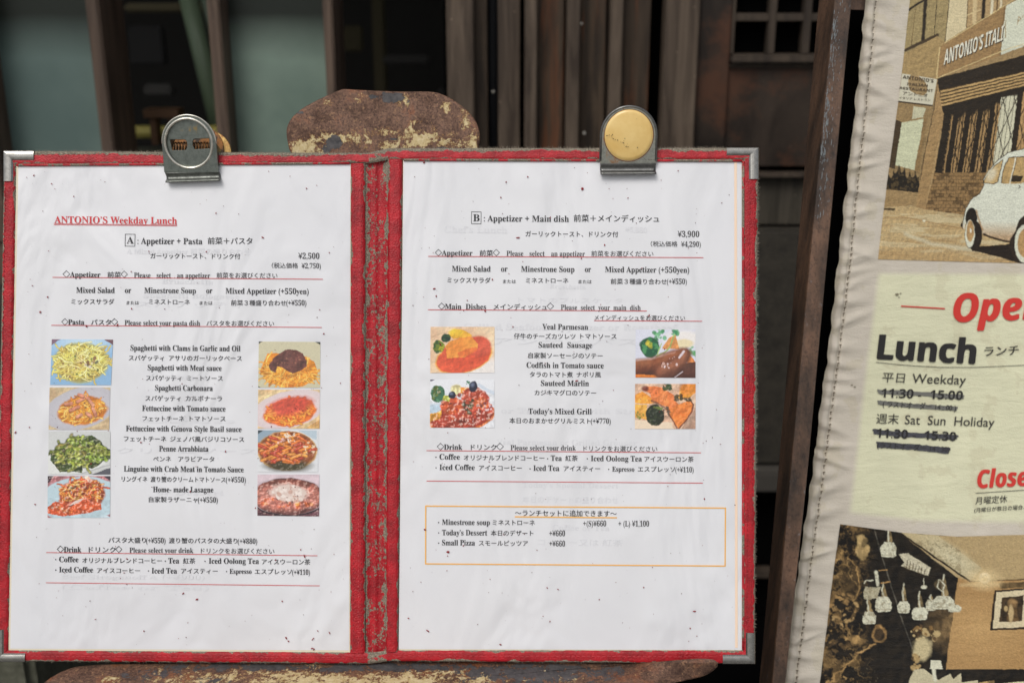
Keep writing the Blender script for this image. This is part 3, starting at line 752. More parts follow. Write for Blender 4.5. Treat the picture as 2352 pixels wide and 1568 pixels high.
def mixrow(par, xf, xs, y):
    for t, (a, b), dy in zip(('Mixed Salad', 'or', 'Minestrone Soup', 'or', 'Mixed Appetizer (+550yen)'), xs[:5], (0, 1, 2, 4, 6)): T(par, xf, t, a, b, y + dy, 61)
    T(par, xf, 'ミックスサラダ', *xs[5], y + 84, 47, 'j'); T(par, xf, 'または', *xs[6], y + 89, 33, 'j'); T(par, xf, 'ミネストローネ', *xs[7], y + 86, 46, 'j'); T(par, xf, 'または', *xs[8], y + 91, 33, 'j')
    T(par, xf, '前菜３種盛り合わせ', *xs[9], y + 94, 47, 'j'); T(par, xf, '(+¥550)', *xs[10], y + 97, 56)
mixrow(L_, cA, [(284, 580), (660, 708), (810, 1208), (1288, 1335), (1438, 2080), (245, 577), (672, 768), (845, 1160), (1237, 1337), (1480, 1905), (1907, 2062)], 718)
head(L_, cA, (170, 222, 345, 398, 553), 'Pasta', 'パスタ', (553, 605), [('Please select your pasta dish', 657, 1240, 968, 'l', 56), ('パスタをお選びください', 1290, 1812, 970, 'jl', 47)], 964)
LN(L_, cA, (90, 968), (2182, 985))
# left page, dish list
for t, a, b, y in (('Spaghetti with Clams in Garlic and Oil', 703, 1552, 173), ('Spaghetti with Meat sauce', 836, 1407, 326), ('Spaghetti Carbonara', 893, 1338, 482), ('Fettuccine with Tomato sauce', 793, 1437, 639),
                   ('Fettuccine with Genova Style Basil sauce', 668, 1560, 795), ('Penne Arrabbiata', 924, 1305, 951), ('Linguine with Crab Meat in Tomato Sauce', 652, 1577, 1106), ('Home- made Lasagne', 877, 1343, 1265)):
    T(L_, cB, t, a, b, y, 60)
for t, a, b, y in (('スパゲッティ', 690, 962, 247), ('アサリのガーリックベース', 1000, 1563, 248), ('スパゲッティ', 823, 1098, 403), ('ミートソース', 1140, 1416, 404), ('スパゲッティ', 818, 1090, 559), ('カルボナーラ', 1130, 1410, 560),
                   ('フェットチーネ', 795, 1118, 715), ('トマトソース', 1160, 1437, 716), ('フェットチーネ', 652, 978, 871), ('ジェノバ風バジリコソース', 1010, 1580, 873), ('ペンネ', 878, 1015, 1027), ('アラビアータ', 1073, 1350, 1028),
                   ('リングイネ', 635, 832, 1182), ('渡り蟹のクリームトマトソース', 858, 1437, 1184), ('自家製ラザーニャ', 845, 1222, 1340)):
    T(L_, cB, t, a, b, y, 47, 'j')
T(L_, cB, '(+¥550)', 1440, 1594, 1190, 56); T(L_, cB, '(+¥550)', 1224, 1377, 1346, 56)
# left page, foot
T(L_, cC, 'パスタ大盛り', 711, 955, 142, 40, 'j'); T(L_, cC, '(+¥550)', 957, 1083, 147, 47); T(L_, cC, '渡り蟹のパスタの大盛り', 1105, 1552, 145, 40, 'j'); T(L_, cC, '(+¥880)', 1555, 1682, 151, 47)
head(L_, cC, (375, 420, 533, 583, 757), 'Drink', 'ドリンク', (757, 800), [('Please select your drink', 848, 1265, 209, 'l', 47), ('ドリンクをお選びください', 1315, 1793, 212, 'jl', 40)], 206, 43, 50)
LN(L_, cC, (305, 208), (2075, 229), 4.2)
def drinks(par, xf, k, rows):
    for t, a, b, y, st in rows:
        if t == '.': dot(par, xf, a, y, 4.2 * k)
        else: T(par, xf, t, a, b, y, {'b': 50, 's': 44, 'p': 47, 'j': 40}[st] * k, 'j' if st == 'j' else 'b')
drinks(L_, cC, 1, [('.', 367, 0, 254, ''), ('Coffee', 389, 515, 270, 'b'), ('オリジナルブレンドコーヒー', 540, 1060, 274, 'j'), ('.', 1082, 0, 264, ''), ('Tea', 1102, 1172, 279, 'b'), ('紅茶', 1198, 1278, 278, 'j'), ('.', 1341, 0, 265, ''),
                   ('Iced Oolong Tea', 1366, 1693, 280, 'b'), ('アイスウーロン茶', 1712, 2028, 283, 'j'), ('.', 367, 0, 322, ''), ('Iced Coffee', 389, 610, 337, 'b'), ('アイスコーヒー', 636, 918, 340, 'j'), ('.', 972, 0, 328, ''),
                   ('Iced Tea', 993, 1158, 344, 'b'), ('アイスティー', 1185, 1424, 343, 'j'), ('.', 1482, 0, 332, ''), ('Espresso', 1502, 1645, 346, 's'), ('エスプレッソ', 1666, 1908, 347, 'j'), ('(+¥110)', 1910, 2026, 353, 'p')])
LN(L_, cC, (303, 405), (2090, 425), 4.2)
# right page
frame(R_, cD, [(430, 92), (504, 93), (503, 185), (429, 184)], 3.6, ink); T(R_, cD, 'B', 442, 492, 165, 74, 'l', ink)
T(R_, cD, ': Appetizer + Main dish', 525, 1182, 166, 66); T(R_, cD, '前菜＋メインディッシュ', 1220, 1880, 164, 60, 'j')
T(R_, cD, 'ガーリックトースト、ドリンク付', 848, 1563, 280, 48, 'j'); T(R_, cD, '¥3,900', 2023, 2190, 286, 62, 'l'); T(R_, cD, '（税込価格', 1815, 2022, 357, 46, 'jl'); T(R_, cD, '¥4,290)', 2050, 2202, 362, 55, 'l')
head(R_, cD, (148, 200, 437, 492, 595), 'Appetizer', '前菜', (595, 647), [('Please', 700, 830, 433, 'l', 56), ('select', 878, 995, 434, 'l', 56), ('an appetizer', 1045, 1306, 435, 'l', 56), ('前菜をお選びください', 1356, 1835, 432, 'jl', 47)], 430)
LN(R_, cD, (95, 436), (2222, 446))
mixrow(R_, cD, [(279, 577), (658, 708), (813, 1225), (1306, 1353), (1462, 2112), (243, 577), (673, 773), (850, 1178), (1256, 1358), (1506, 1938), (1940, 2094)], 553)
head(R_, cD, (172, 225, 542, 600, 1012), 'Main  Dishes', 'メインディッシュ', (1012, 1065), [('Please  select  your  main  dish', 1120, 1737, 849, 'l', 56)], 844)
LN(R_, cD, (92, 848), (1785, 858)); T(R_, cD, 'メインディッシュをお選びください', 1380, 2080, 925, 44, 'jl'); LN(R_, cD, (1378, 932), (2213, 937))
for t, a, b, y in (('Veal Parmesan', 977, 1331, 72), ('Sauteed  Sausage', 948, 1362, 212), ('Codfish in Tomato sauce', 855, 1451, 368), ('Sauteed Marlin', 966, 1337, 507), ('Today’s Mixed Grill', 870, 1358, 724)): T(R_, cE, t, a, b, y, 60)
for t, a, b, y in (('仔牛のチーズカツレツ', 758, 1233, 141), ('トマトソース', 1270, 1550, 142), ('自家製ソーセージのソテー', 870, 1443, 290), ('タラのトマト煮', 880, 1212, 437), ('ナポリ風', 1242, 1430, 438), ('カジキマグロのソテー', 917, 1393, 577), ('本日のおまかせグリルミスト', 723, 1350, 793)):
    T(R_, cE, t, a, b, y, 47, 'j')
T(R_, cE, '(+¥770)', 1352, 1506, 799, 56)
head(R_, cE, (163, 217, 358, 425, 622), 'Drink', 'ドリンク', (622, 677), [('Please select your drink', 731, 1236, 1004, 'l', 56), ('ドリンクをお選びください', 1295, 1865, 1009, 'jl', 47)], 1000)
LN(R_, cE, (82, 1007), (2203, 1024))
drinks(R_, cE, 1.19, [('.', 155, 0, 1058, ''), ('Coffee', 182, 339, 1076, 'b'), ('オリジナルブレンドコーヒー', 370, 992, 1079, 'j'), ('.', 1018, 0, 1070, ''), ('Tea', 1043, 1127, 1086, 'b'), ('紅茶', 1155, 1250, 1084, 'j'), ('.', 1325, 0, 1070, ''),
                      ('Iced Oolong Tea', 1352, 1746, 1088, 'b'), ('アイスウーロン茶', 1766, 2147, 1090, 'j'), ('.', 155, 0, 1140, ''), ('Iced Coffee', 182, 454, 1156, 'b'), ('アイスコーヒー', 487, 818, 1158, 'j'), ('.', 882, 0, 1148, ''),
                      ('Iced Tea', 908, 1108, 1163, 'b'), ('アイスティー', 1142, 1424, 1163, 'j'), ('.', 1490, 0, 1151, ''), ('Espresso', 1517, 1688, 1168, 's'), ('エスプレッソ', 1715, 2003, 1168, 'j'), ('(+¥110)', 2005, 2146, 1174, 'p')])
LN(R_, cE, (82, 1242), (2218, 1258))
frame(R_, cF, [(72, 99), (2273, 114), (2270, 539), (71, 523)], 9, ink_o)
T(R_, cF, '～ランチセットに追加できます～', 728, 1474, 169, 50, 'j', y1=174); LN(R_, cF, (726, 178), (1476, 185), 9, ink_o)
drinks(R_, cF, 1.13, [('.', 167, 0, 220, ''), ('Minestrone soup', 192, 543, 237, 'b'), ('ミネストローネ', 563, 873, 237, 'j'), ('+(S)¥660', 1228, 1397, 247, 'b'), ('+ (L) ¥1,100', 1487, 1712, 248, 'b'), ('.', 167, 0, 296, ''), ("Today’s Dessert", 192, 523, 313, 'b'),
                      ('本日のデザート', 550, 862, 314, 'j'), ('+¥660', 980, 1095, 320, 'b'), ('.', 167, 0, 371, ''), ('Small Pizza', 192, 433, 387, 'b'), ('スモールピッツア', 462, 822, 388, 'j'), ('+¥660', 980, 1095, 395, 'b')])
ribbon('faded_stripe', [(1689, 372), (1691, 1486)], 6, surfM, ink_o2, R_, TL)
# faint print showing through from the far side
for par, t, a, b, y, em in ((L_, 'A Mixed Appetizer 前菜の盛り合わせ', 292, 575, 583, 17), (L_, 'Bruschetta', 372, 490, 651, 17), (L_, 'Spaghetti Bolognese', 330, 550, 684, 17), (L_, 'スパゲッティ', 312, 560, 704, 15), (L_, 'Carbonara', 345, 480, 870, 18), (L_, 'Crab', 320, 540, 970, 16),
                         (L_, 'クリームソース', 270, 590, 1040, 16), (L_, 'or Dessert', 360, 515, 1135, 16), (L_, 'Beef Stroganoff A (+¥900)', 140, 470, 1328, 15), (L_, '(Coffee or Tea)', 140, 480, 1352, 15),
                         (R_, 'Chef’s Lunch', 1020, 1165, 534, 22), (R_, '¥5,880', 1436, 1486, 533, 17), (R_, 'Bruschetta', 1262, 1345, 662, 15), (R_, 'トマトのブルスケッタ', 1190, 1430, 694, 14), (R_, 'Grilled Seafood Appetizer or Roastbeef', 1065, 1555, 757, 20), (R_, 'アンティパスト', 1130, 1520, 790, 18),
                         (R_, 'or Tagliatelle with Stracchino', 1150, 1560, 948, 17), (R_, 'Veal Parmesan or Grilled Grouper', 1140, 1462, 1020, 18), (R_, 'Today’s Special Dessert', 1200, 1420, 1118, 16), (R_, '本日のデザートの盛り合わせ', 1200, 1420, 1152, 17), (R_, 'Coffee or Tea', 1268, 1400, 1216, 18), (R_, 'コーヒー又は 紅茶', 1235, 1430, 1250, 17)):
    put_text(t, surfM, par, ghost, a, b, y, y + 2, em, 'b', 0, 0, TL - .0001)

#@@DISHES
# ------------------------------------------------------------------ dish photographs
mt_print = colattr('photo_print', .5, .3, .2)
def dish(par, xf, quad, fn, spec=.0, amp=.15, w_=132, h_=100):
    q = [np.array(xf(*p)) for p in quad]; s, t = np.meshgrid(np.linspace(0, 1, w_), np.linspace(0, 1, h_)); s = s.ravel(); t = t.ravel()
    P = (q[0][None] * (1 - s)[:, None] + q[1][None] * s[:, None]) * (1 - t)[:, None] + (q[3][None] * (1 - s)[:, None] + q[2][None] * s[:, None]) * t[:, None]
    X0, Y0 = s * 100, t * 75
    k = 3 + len(par.children) % 50; ra, aw = amp, (3.4 if amp > .16 else 2.4)
    p = Paint(X0 + (fbm(X0, Y0, 9, k, 4) - .5) * aw, Y0 + (fbm(X0, Y0, 9, k + 7, 4) - .5) * aw, (230, 230, 230), 1.08); fn(p)
    fd = p.food(); p.relief(ra * .9, 12, fd, 31 + k, 0); p.relief(ra, 4.5, fd, 91 + k, spec)
    b_ = fbm(X0, Y0, 16, 60 + k, 3)[:, None]; p.c = p.c * (1 + fd[:, None] * (b_ - .5) * np.array([.35, .7, .8]))
    p.mottle(.07, 2, 210); p.c = np.clip(p.c, 0, 1) ** 1.04 * (1 + .12 * (np.random.RandomState(len(par.children)).rand(len(s), 1) - .5))
    co = [tuple(M(x, y, TL)) for x, y in P]
    return grid_from('dish_photo', w_, h_, np.array(co), mt_print, par, colors=p.c)
def d1(p):   # spaghetti with clams on a blue plate
    p.put(np.ones(len(p.X)), (146, 186, 220)); p.mottle(.08, 30, 3); p.ell(50, 6, 34, 14, (196, 222, 240), .9, 0, .6)
    p.poly([(-1, -1), (18, -1), (9, 3), (-1, 11)], (132, 104, 124)); p.poly([(84, -1), (101, -1), (101, 9), (93, 4)], (118, 84, 92))
    p.ell(50, 38, 45, 34, (182, 186, 120), .12, 0, .9, .15); p.ell(50, 38, 42, 31, (170, 152, 78), .2, 0, 1, .25)
    p.strands(50, 38, 45, 33, 190, [(228, 214, 116), (240, 228, 140), (214, 196, 96), (246, 236, 160)], 2.1, 1, dark=(120, 100, 40), ln=1.2)
    p.blobs(68, 38, 12, 9, 9, 1.5, 4, [(150, 80, 48), (226, 214, 200), (108, 64, 52), (90, 96, 90)], 2); p.blobs(45, 45, 34, 22, 26, .8, 2.4, [(128, 84, 60), (84, 104, 52), (150, 112, 90)], 3)
def plate_bg(p, table, plate, cx=50, cy=36, rx=56, ry=34, rot=-.25):
    p.put(np.ones(len(p.X)), table); p.ell(cx, cy, rx, ry, plate, .04, rot); p.ell(cx, cy, rx * .8, ry * .8, tuple(min(255, v + 8) for v in plate), .3, rot, .6)
def d2(p):   # carbonara
    plate_bg(p, (206, 184, 146), (192, 190, 196), 52, 37, 62, 36, -.3)
    p.ell(55, 41, 42, 25, (206, 128, 44), .12, -.12, 1, .2)
    p.strands(55, 41, 42, 25, 130, [(242, 172, 66), (246, 186, 84), (232, 150, 50), (250, 200, 110)], 2.2, 4, -.12, dark=(160, 84, 26))
    for (x, y, l, a) in ((42, 37, 15, -.45), (32, 29, 10, -.2), (68, 25, 16, .95), (75, 43, 13, 1.2), (52, 22, 12, -.5), (66, 48, 9, .7), (52, 14, 9, .3), (50, 50, 8, -.6)):
        p.line([(x - l * math.cos(a) / 2, y - l * math.sin(a) / 2 + 1.5), (x + l * math.cos(a) / 2, y + l * math.sin(a) / 2 + 1.5)], 6.4, (146, 84, 62), .8)
        p.line([(x - l * math.cos(a) / 2, y - l * math.sin(a) / 2), (x + l * math.cos(a) / 2, y + l * math.sin(a) / 2)], 4.8, (222, 158, 130))
    p.blobs(60, 42, 34, 18, 16, .6, 1.6, [(110, 60, 40)], 5)
def d3(p):   # green basil fettuccine
    p.put(np.ones(len(p.X)), (206, 208, 206)); p.mottle(.05, 40, 8); p.ell(40, 52, 62, 22, (222, 224, 220), .1, -.15); p.poly([(68, 76), (101, 62), (101, 76)], (92, 92, 100)); p.line([(55, 73), (101, 57)], 2, (170, 170, 172), .7)
    p.poly([(3, 50), (3, 40), (12, 28), (28, 22), (38, 10), (52, 9), (70, 7), (84, 16), (92, 28), (101, 32), (101, 48), (88, 52), (80, 60), (72, 64), (56, 62), (54, 72), (42, 70), (34, 70), (20, 72), (10, 60)], (66, 82, 34))
    p.strands(44, 38, 42, 26, 100, [(138, 150, 52), (164, 168, 74), (110, 124, 42), (178, 178, 92), (150, 140, 66)], 4.0, 6, -.05, dark=(38, 50, 22)); p.strands(78, 36, 22, 18, 30, [(128, 146, 54), (146, 160, 68)], 4.2, 16, 0, dark=(38, 50, 22)); p.strands(50, 18, 22, 9, 22, [(120, 138, 50), (146, 160, 68)], 4, 17, 0, dark=(38, 50, 22))
    p.blobs(50, 38, 38, 24, 28, 1, 3, [(46, 54, 28), (88, 76, 40)], 7)
def d4(p):   # crab linguine
    p.put(np.ones(len(p.X)), (186, 128, 132)); p.poly([(-1, -1), (10, -1), (4, 9), (-1, 13)], (70, 46, 58)); p.poly([(88, -1), (101, -1), (101, 9)], (70, 60, 70))
    p.ell(52, 42, 66, 41, (190, 212, 220), .04, -.1); p.ell(92, 74, 8, 3, (200, 216, 224))
    p.ell(55, 34, 37, 30, (176, 84, 40), .1, -.2, 1, .2); p.strands(54, 30, 38, 27, 110, [(238, 150, 64), (226, 112, 52), (246, 176, 90), (206, 84, 44)], 2.4, 8, -.3, dark=(120, 44, 24))
    p.poly([(-1, 66), (0, 56), (12, 46), (30, 48), (42, 44), (58, 40), (74, 46), (85, 50), (86, 60), (70, 66), (46, 70), (24, 73), (10, 70)], (214, 94, 50)); p.mottle(.3, 8, 9, p.Y > 40); p.strands(24, 60, 20, 8, 14, [(232, 132, 66), (222, 110, 60)], 2.4, 77, .2, dark=(150, 60, 30))
    p.poly([(34, 52), (44, 44), (58, 40), (50, 47), (38, 54)], (230, 206, 196)); p.poly([(56, 1), (64, 0), (72, 8), (66, 12)], (232, 180, 160)); p.line([(34, 55), (42, 51)], 1.6, (90, 40, 30)); p.line([(60, 41), (74, 50)], 3, (226, 140, 116), .8)
    p.blobs(48, 24, 18, 9, 22, 1, 3, [(98, 66, 40), (120, 54, 40), (84, 84, 44)], 10); p.blobs(68, 24, 22, 18, 14, 1, 3.4, [(196, 70, 48), (150, 52, 40)], 11); p.blobs(20, 60, 14, 8, 7, 1, 2.4, [(250, 206, 180)], 12)
def d5(p):   # meat sauce
    p.put(np.ones(len(p.X)), (206, 200, 170)); p.mottle(.04, 40, 13); p.poly([(-1, -1), (9, -1), (3, 2), (-1, 5)], (70, 74, 64)); p.poly([(90, -1), (101, -1), (101, 5)], (70, 74, 64)); p.poly([(-1, 71), (7, 76), (-1, 76)], (90, 104, 84))
    p.poly([(2, 48), (10, 30), (14, 20), (30, 19), (75, 24), (90, 33), (97, 50), (92, 62), (72, 73), (40, 75), (14, 66)], (222, 140, 44))
    p.strands(48, 50, 46, 24, 120, [(244, 170, 68), (238, 156, 54), (248, 186, 92)], 2.0, 14, 0, dark=(186, 100, 30), ln=1.5)
    p.poly([(16, 39), (24, 28), (32, 20), (44, 13), (60, 13), (71, 19), (78, 32), (78, 40), (68, 47), (56, 52), (46, 47), (38, 42), (31, 40), (28, 50), (20, 47)], (108, 66, 58)); m = p.inside([(16, 39), (24, 28), (32, 20), (44, 13), (60, 13), (71, 19), (78, 32), (78, 40), (68, 47), (56, 52), (46, 47), (38, 42), (31, 40), (28, 50), (20, 47)])
    p.mottle(.45, 3.4, 15, m); p.blobs(50, 31, 22, 14, 26, .7, 2, [(140, 82, 68), (150, 100, 80), (82, 50, 48)], 16)
def d6(p):   # tomato fettuccine
    plate_bg(p, (228, 200, 152), (222, 206, 206), 50, 38, 64, 35, -.32); p.poly([(76, 76), (101, 56), (101, 76)], (216, 172, 110))
    p.ell(52, 43, 43, 27, (226, 118, 44), .1, -.22, 1, .18); p.strands(52, 43, 43, 27, 90, [(244, 150, 56), (240, 128, 52), (248, 168, 70)], 3.6, 18, -.25, dark=(180, 70, 34), curl=.8)
    p.ell(52, 31, 30, 14, (212, 88, 66), .5, -.2, .8, .3); p.mottle(.14, 7, 19, np.hypot((p.X - 52) / 44, (p.Y - 43) / 28) < 1); p.blobs(66, 40, 18, 14, 16, .8, 2, [(150, 48, 36), (176, 70, 50)], 20)
def d7(p):   # penne
    p.put(np.ones(len(p.X)), (222, 224, 226)); p.poly([(-1, -1), (40, -1), (14, 20), (-1, 30)], (132, 158, 176), .85); p.poly([(66, -1), (98, -1), (98, 18), (88, 12)], (176, 196, 208), .8); p.poly([(-1, -1), (12, -1), (-1, 8)], (60, 72, 80))
    p.ell(49, 37, 50, 36, (212, 168, 100), .06); p.ell(49, 36, 48, 34, (150, 84, 44), .08); p.ell(50, 64, 30, 9, (74, 66, 38), .6, 0, .8)
    rnd = random.Random(21)
    for k in range(92):
        r = math.sqrt(rnd.random()) * .97; a = rnd.uniform(0, 6.28); x, y = 49 + 44 * r * math.cos(a), 33 + 28 * r * math.sin(a); b = rnd.choice([.5, .35, .7, -.5, 2.6, 0.2]); l = rnd.uniform(7, 12)
        q0, q1 = (x - l * math.cos(b), y - l * math.sin(b) * .8), (x + l * math.cos(b) * .6, y + l * math.sin(b) * .5); c = rnd.choice([(226, 134, 52), (214, 110, 46), (236, 156, 70), (190, 72, 46)])
        p.line([q0, q1], 6.2, (110, 50, 24), .75); p.line([q0, q1], 4.6, c); p.line([(q0[0], q0[1] - 1), (q1[0], q1[1] - 1)], 1.3, tuple(min(255, v + 34) for v in c), .8)
    p.blobs(52, 12, 14, 10, 18, 1, 2.6, [(240, 226, 206)], 22); p.blobs(86, 32, 9, 12, 14, 1, 2.6, [(236, 214, 182)], 23); p.blobs(44, 20, 12, 6, 8, 1, 2, [(226, 180, 170)], 24)
def d8(p):   # lasagne in a dish
    p.put(np.ones(len(p.X)), (216, 198, 204)); p.poly([(-1, 50), (101, 50), (101, 76), (-1, 76)], (106, 68, 76)); p.ell(50, 42, 62, 34, (52, 34, 42), .03); p.ell(50, 39, 61, 34, (208, 190, 196), .03); p.ell(50, 40, 58, 33.5, (120, 76, 72), .03); p.ell(50, 37, 57, 28, (150, 88, 74), .06, 0, 1, .15)
    p.ell(48, 42, 54, 24, (214, 138, 122), .25, 0, .9, .3); p.mottle(.22, 8, 25, p.Y < 56)
    p.blobs(30, 52, 22, 8, 14, 2, 5, [(222, 110, 70), (230, 140, 90)], 26); p.blobs(66, 52, 24, 8, 16, 2, 5, [(226, 112, 56), (150, 74, 48), (236, 146, 70)], 27)
    p.ell(52, 33, 31, 16, (224, 206, 196), .3, .12, .95, .5); p.blobs(52, 34, 28, 14, 40, 1.5, 5, [(232, 218, 208), (240, 228, 220), (206, 168, 152)], 28); p.blobs(60, 38, 34, 18, 26, .7, 1.8, [(160, 92, 76), (110, 60, 52)], 29)
def d9(p):   # veal parmesan
    p.put(np.ones(len(p.X)), (232, 202, 168)); p.mottle(.04, 40, 30); p.ell(95, 70, 34, 14, (238, 232, 226), .9, 0, .8); p.line([(2, 17), (14, 11), (30, 8)], 1.6, (196, 172, 140), .7)
    p.ell(52, 50, 46, 25, (240, 178, 90), .06, -.28); p.ell(52, 50, 44, 23.5, (220, 92, 60), .06, -.28); p.ell(76, 32, 19, 17, (216, 96, 70), .2, .2); p.mottle(.1, 3, 31, p.Y > 28)
    p.poly([(17, 42), (24, 30), (34, 32), (30, 50), (20, 48)], (214, 96, 62))
    p.poly([(30, 14), (36, 4), (48, 4), (60, 10), (66, 16), (50, 18), (36, 20)], (244, 192, 70)); p.poly([(22, 33), (30, 24), (46, 18), (64, 16), (74, 28), (74, 34), (64, 42), (52, 50), (26, 51), (25, 38)], (240, 160, 72)); p.poly([(42, 42), (56, 36), (72, 33), (74, 38), (60, 46), (44, 50)], (222, 108, 56), .8); p.ell(40, 10, 9, 5, (250, 214, 70), .6)
    p.ell(13, 32, 9, 10, (110, 130, 40), .15, 0, 1, .3); p.ell(24, 18, 8, 7, (36, 66, 44), .15, 0, 1, .3); p.blobs(13, 33, 9, 9, 14, 1.5, 3.5, [(44, 82, 44), (186, 178, 40), (60, 100, 50)], 32); p.blobs(24, 18, 7, 6, 8, 1, 3, [(24, 50, 36), (60, 100, 56)], 33)
def d10(p):  # codfish in tomato
    p.put(np.ones(len(p.X)), (232, 234, 238)); p.poly([(-1, -1), (10, -1), (-1, 3)], (70, 60, 90)); p.ell(8, 46, 16, 6, (196, 216, 230), .8); p.line([(76, 8), (100, 22)], 5, (190, 206, 222), .6)
    p.ell(50, 60, 52, 22, (226, 132, 60), .06, -.2); p.ell(50, 58, 50, 21, (180, 70, 48), .08, -.2); p.poly([(-1, 54), (18, 49), (16, 62), (-1, 65)], (232, 164, 58)); p.ell(41, 16, 9, 8, (226, 214, 160), .3); p.poly([(48, 12), (60, 12), (58, 24), (48, 22)], (232, 150, 70))
    p.ell(34, 40, 17, 14, (206, 92, 48), .1, 0, 1, .3); p.ell(70, 30, 22, 18, (196, 84, 58), .1, .2, 1, .3); p.ell(80, 36, 12, 8, (226, 118, 66), .3, .3); p.mottle(.3, 5, 34, p.Y > 22)
    p.blobs(58, 44, 40, 24, 60, 1, 3.4, [(170, 56, 46), (222, 116, 74), (120, 56, 44), (204, 88, 60)], 35); p.blobs(58, 40, 10, 14, 20, 1.5, 4, [(70, 72, 48), (90, 84, 56)], 36); p.blobs(86, 40, 12, 14, 14, .8, 2.2, [(236, 214, 216), (96, 100, 140)], 37); p.blobs(60, 60, 30, 10, 12, .7, 1.8, [(232, 208, 200)], 38)
    p.ell(12, 22, 11, 13, (66, 116, 84), .1, 0, 1, .3); p.blobs(12, 22, 10, 12, 30, 1, 3.2, [(48, 96, 66), (96, 148, 110), (110, 130, 60)], 39); p.poly([(22, 24), (32, 24), (30, 34), (18, 32)], (190, 190, 80)); p.blobs(59, 5, 5, 4, 8, 1, 2.4, [(50, 116, 80)], 40)
    for (x, y, a, b) in ((67, 11, 6.4, 8.6), (34, 24, 6, 5.4)): p.ell(x, y, a, b, (34, 38, 58), .12); p.ell(x - 1.5, y - b * .35, a * .4, b * .3, (120, 130, 156), .9, 0, .5)
def d11(p):  # sausage
    p.put(np.ones(len(p.X)), (218, 220, 232)); p.mottle(.04, 30, 41); p.ell(80, 14, 22, 9, (236, 232, 228), .8); p.ell(80, 22, 14, 6, (232, 218, 180), .4)
    p.poly([(56, 12), (66, 8), (70, 18), (74, 30), (44, 30), (50, 20)], (226, 160, 96)); p.poly([(86, 34), (101, 52), (101, 76), (86, 76)], (214, 130, 70)); p.poly([(-1, 62), (101, 50), (101, 76), (-1, 76)], (84, 48, 34)); p.poly([(-1, 70), (40, 72), (40, 76), (-1, 76)], (226, 132, 50)); p.ell(92, 62, 14, 10, (96, 60, 46), .3)
    p.ell(24, 28, 16, 16, (36, 92, 62), .1, 0, 1, .2); p.blobs(26, 26, 16, 14, 40, 1.5, 4.5, [(30, 88, 60), (56, 130, 80), (84, 150, 96)], 42); p.blobs(21, 24, 6, 7, 12, 1.5, 3.5, [(206, 196, 70), (170, 176, 60)], 43)
    p.blobs(40, 8, 11, 8, 16, 2, 4.6, [(96, 170, 118), (70, 146, 92), (140, 200, 150)], 44); p.blobs(66, 5, 7, 5, 12, 1.5, 3.6, [(58, 136, 92), (100, 170, 120)], 45); p.blobs(94, 34, 8, 9, 10, 2, 5, [(96, 156, 100), (120, 180, 130)], 46); p.line([(64, 8), (58, 26), (48, 36), (34, 42)], 2.2, (150, 186, 110)); p.line([(43, 22), (36, 40)], 1.8, (176, 200, 130))
    p.line([(-4, 58), (30, 54), (62, 42), (78, 38)], 19, (118, 66, 42)); p.line([(-4, 54), (30, 50), (62, 38), (76, 35)], 11, (158, 96, 62), .9, 1.4); p.line([(0, 49), (30, 45), (66, 35)], 2.4, (214, 170, 150), .45, 1.4)
    p.line([(40, 68), (62, 60), (80, 46), (84, 38)], 19, (112, 66, 46)); p.line([(40, 64), (62, 56), (78, 43), (81, 37)], 11, (160, 100, 72), .9, 1.4); p.blobs(62, 50, 20, 8, 14, .8, 2.6, [(232, 214, 214), (210, 170, 156)], 47, -.5); p.line([(80, 34), (73, 43)], 3.6, (236, 226, 232), .8); p.line([(66, 74), (78, 66)], 1.4, (220, 210, 214), .8)
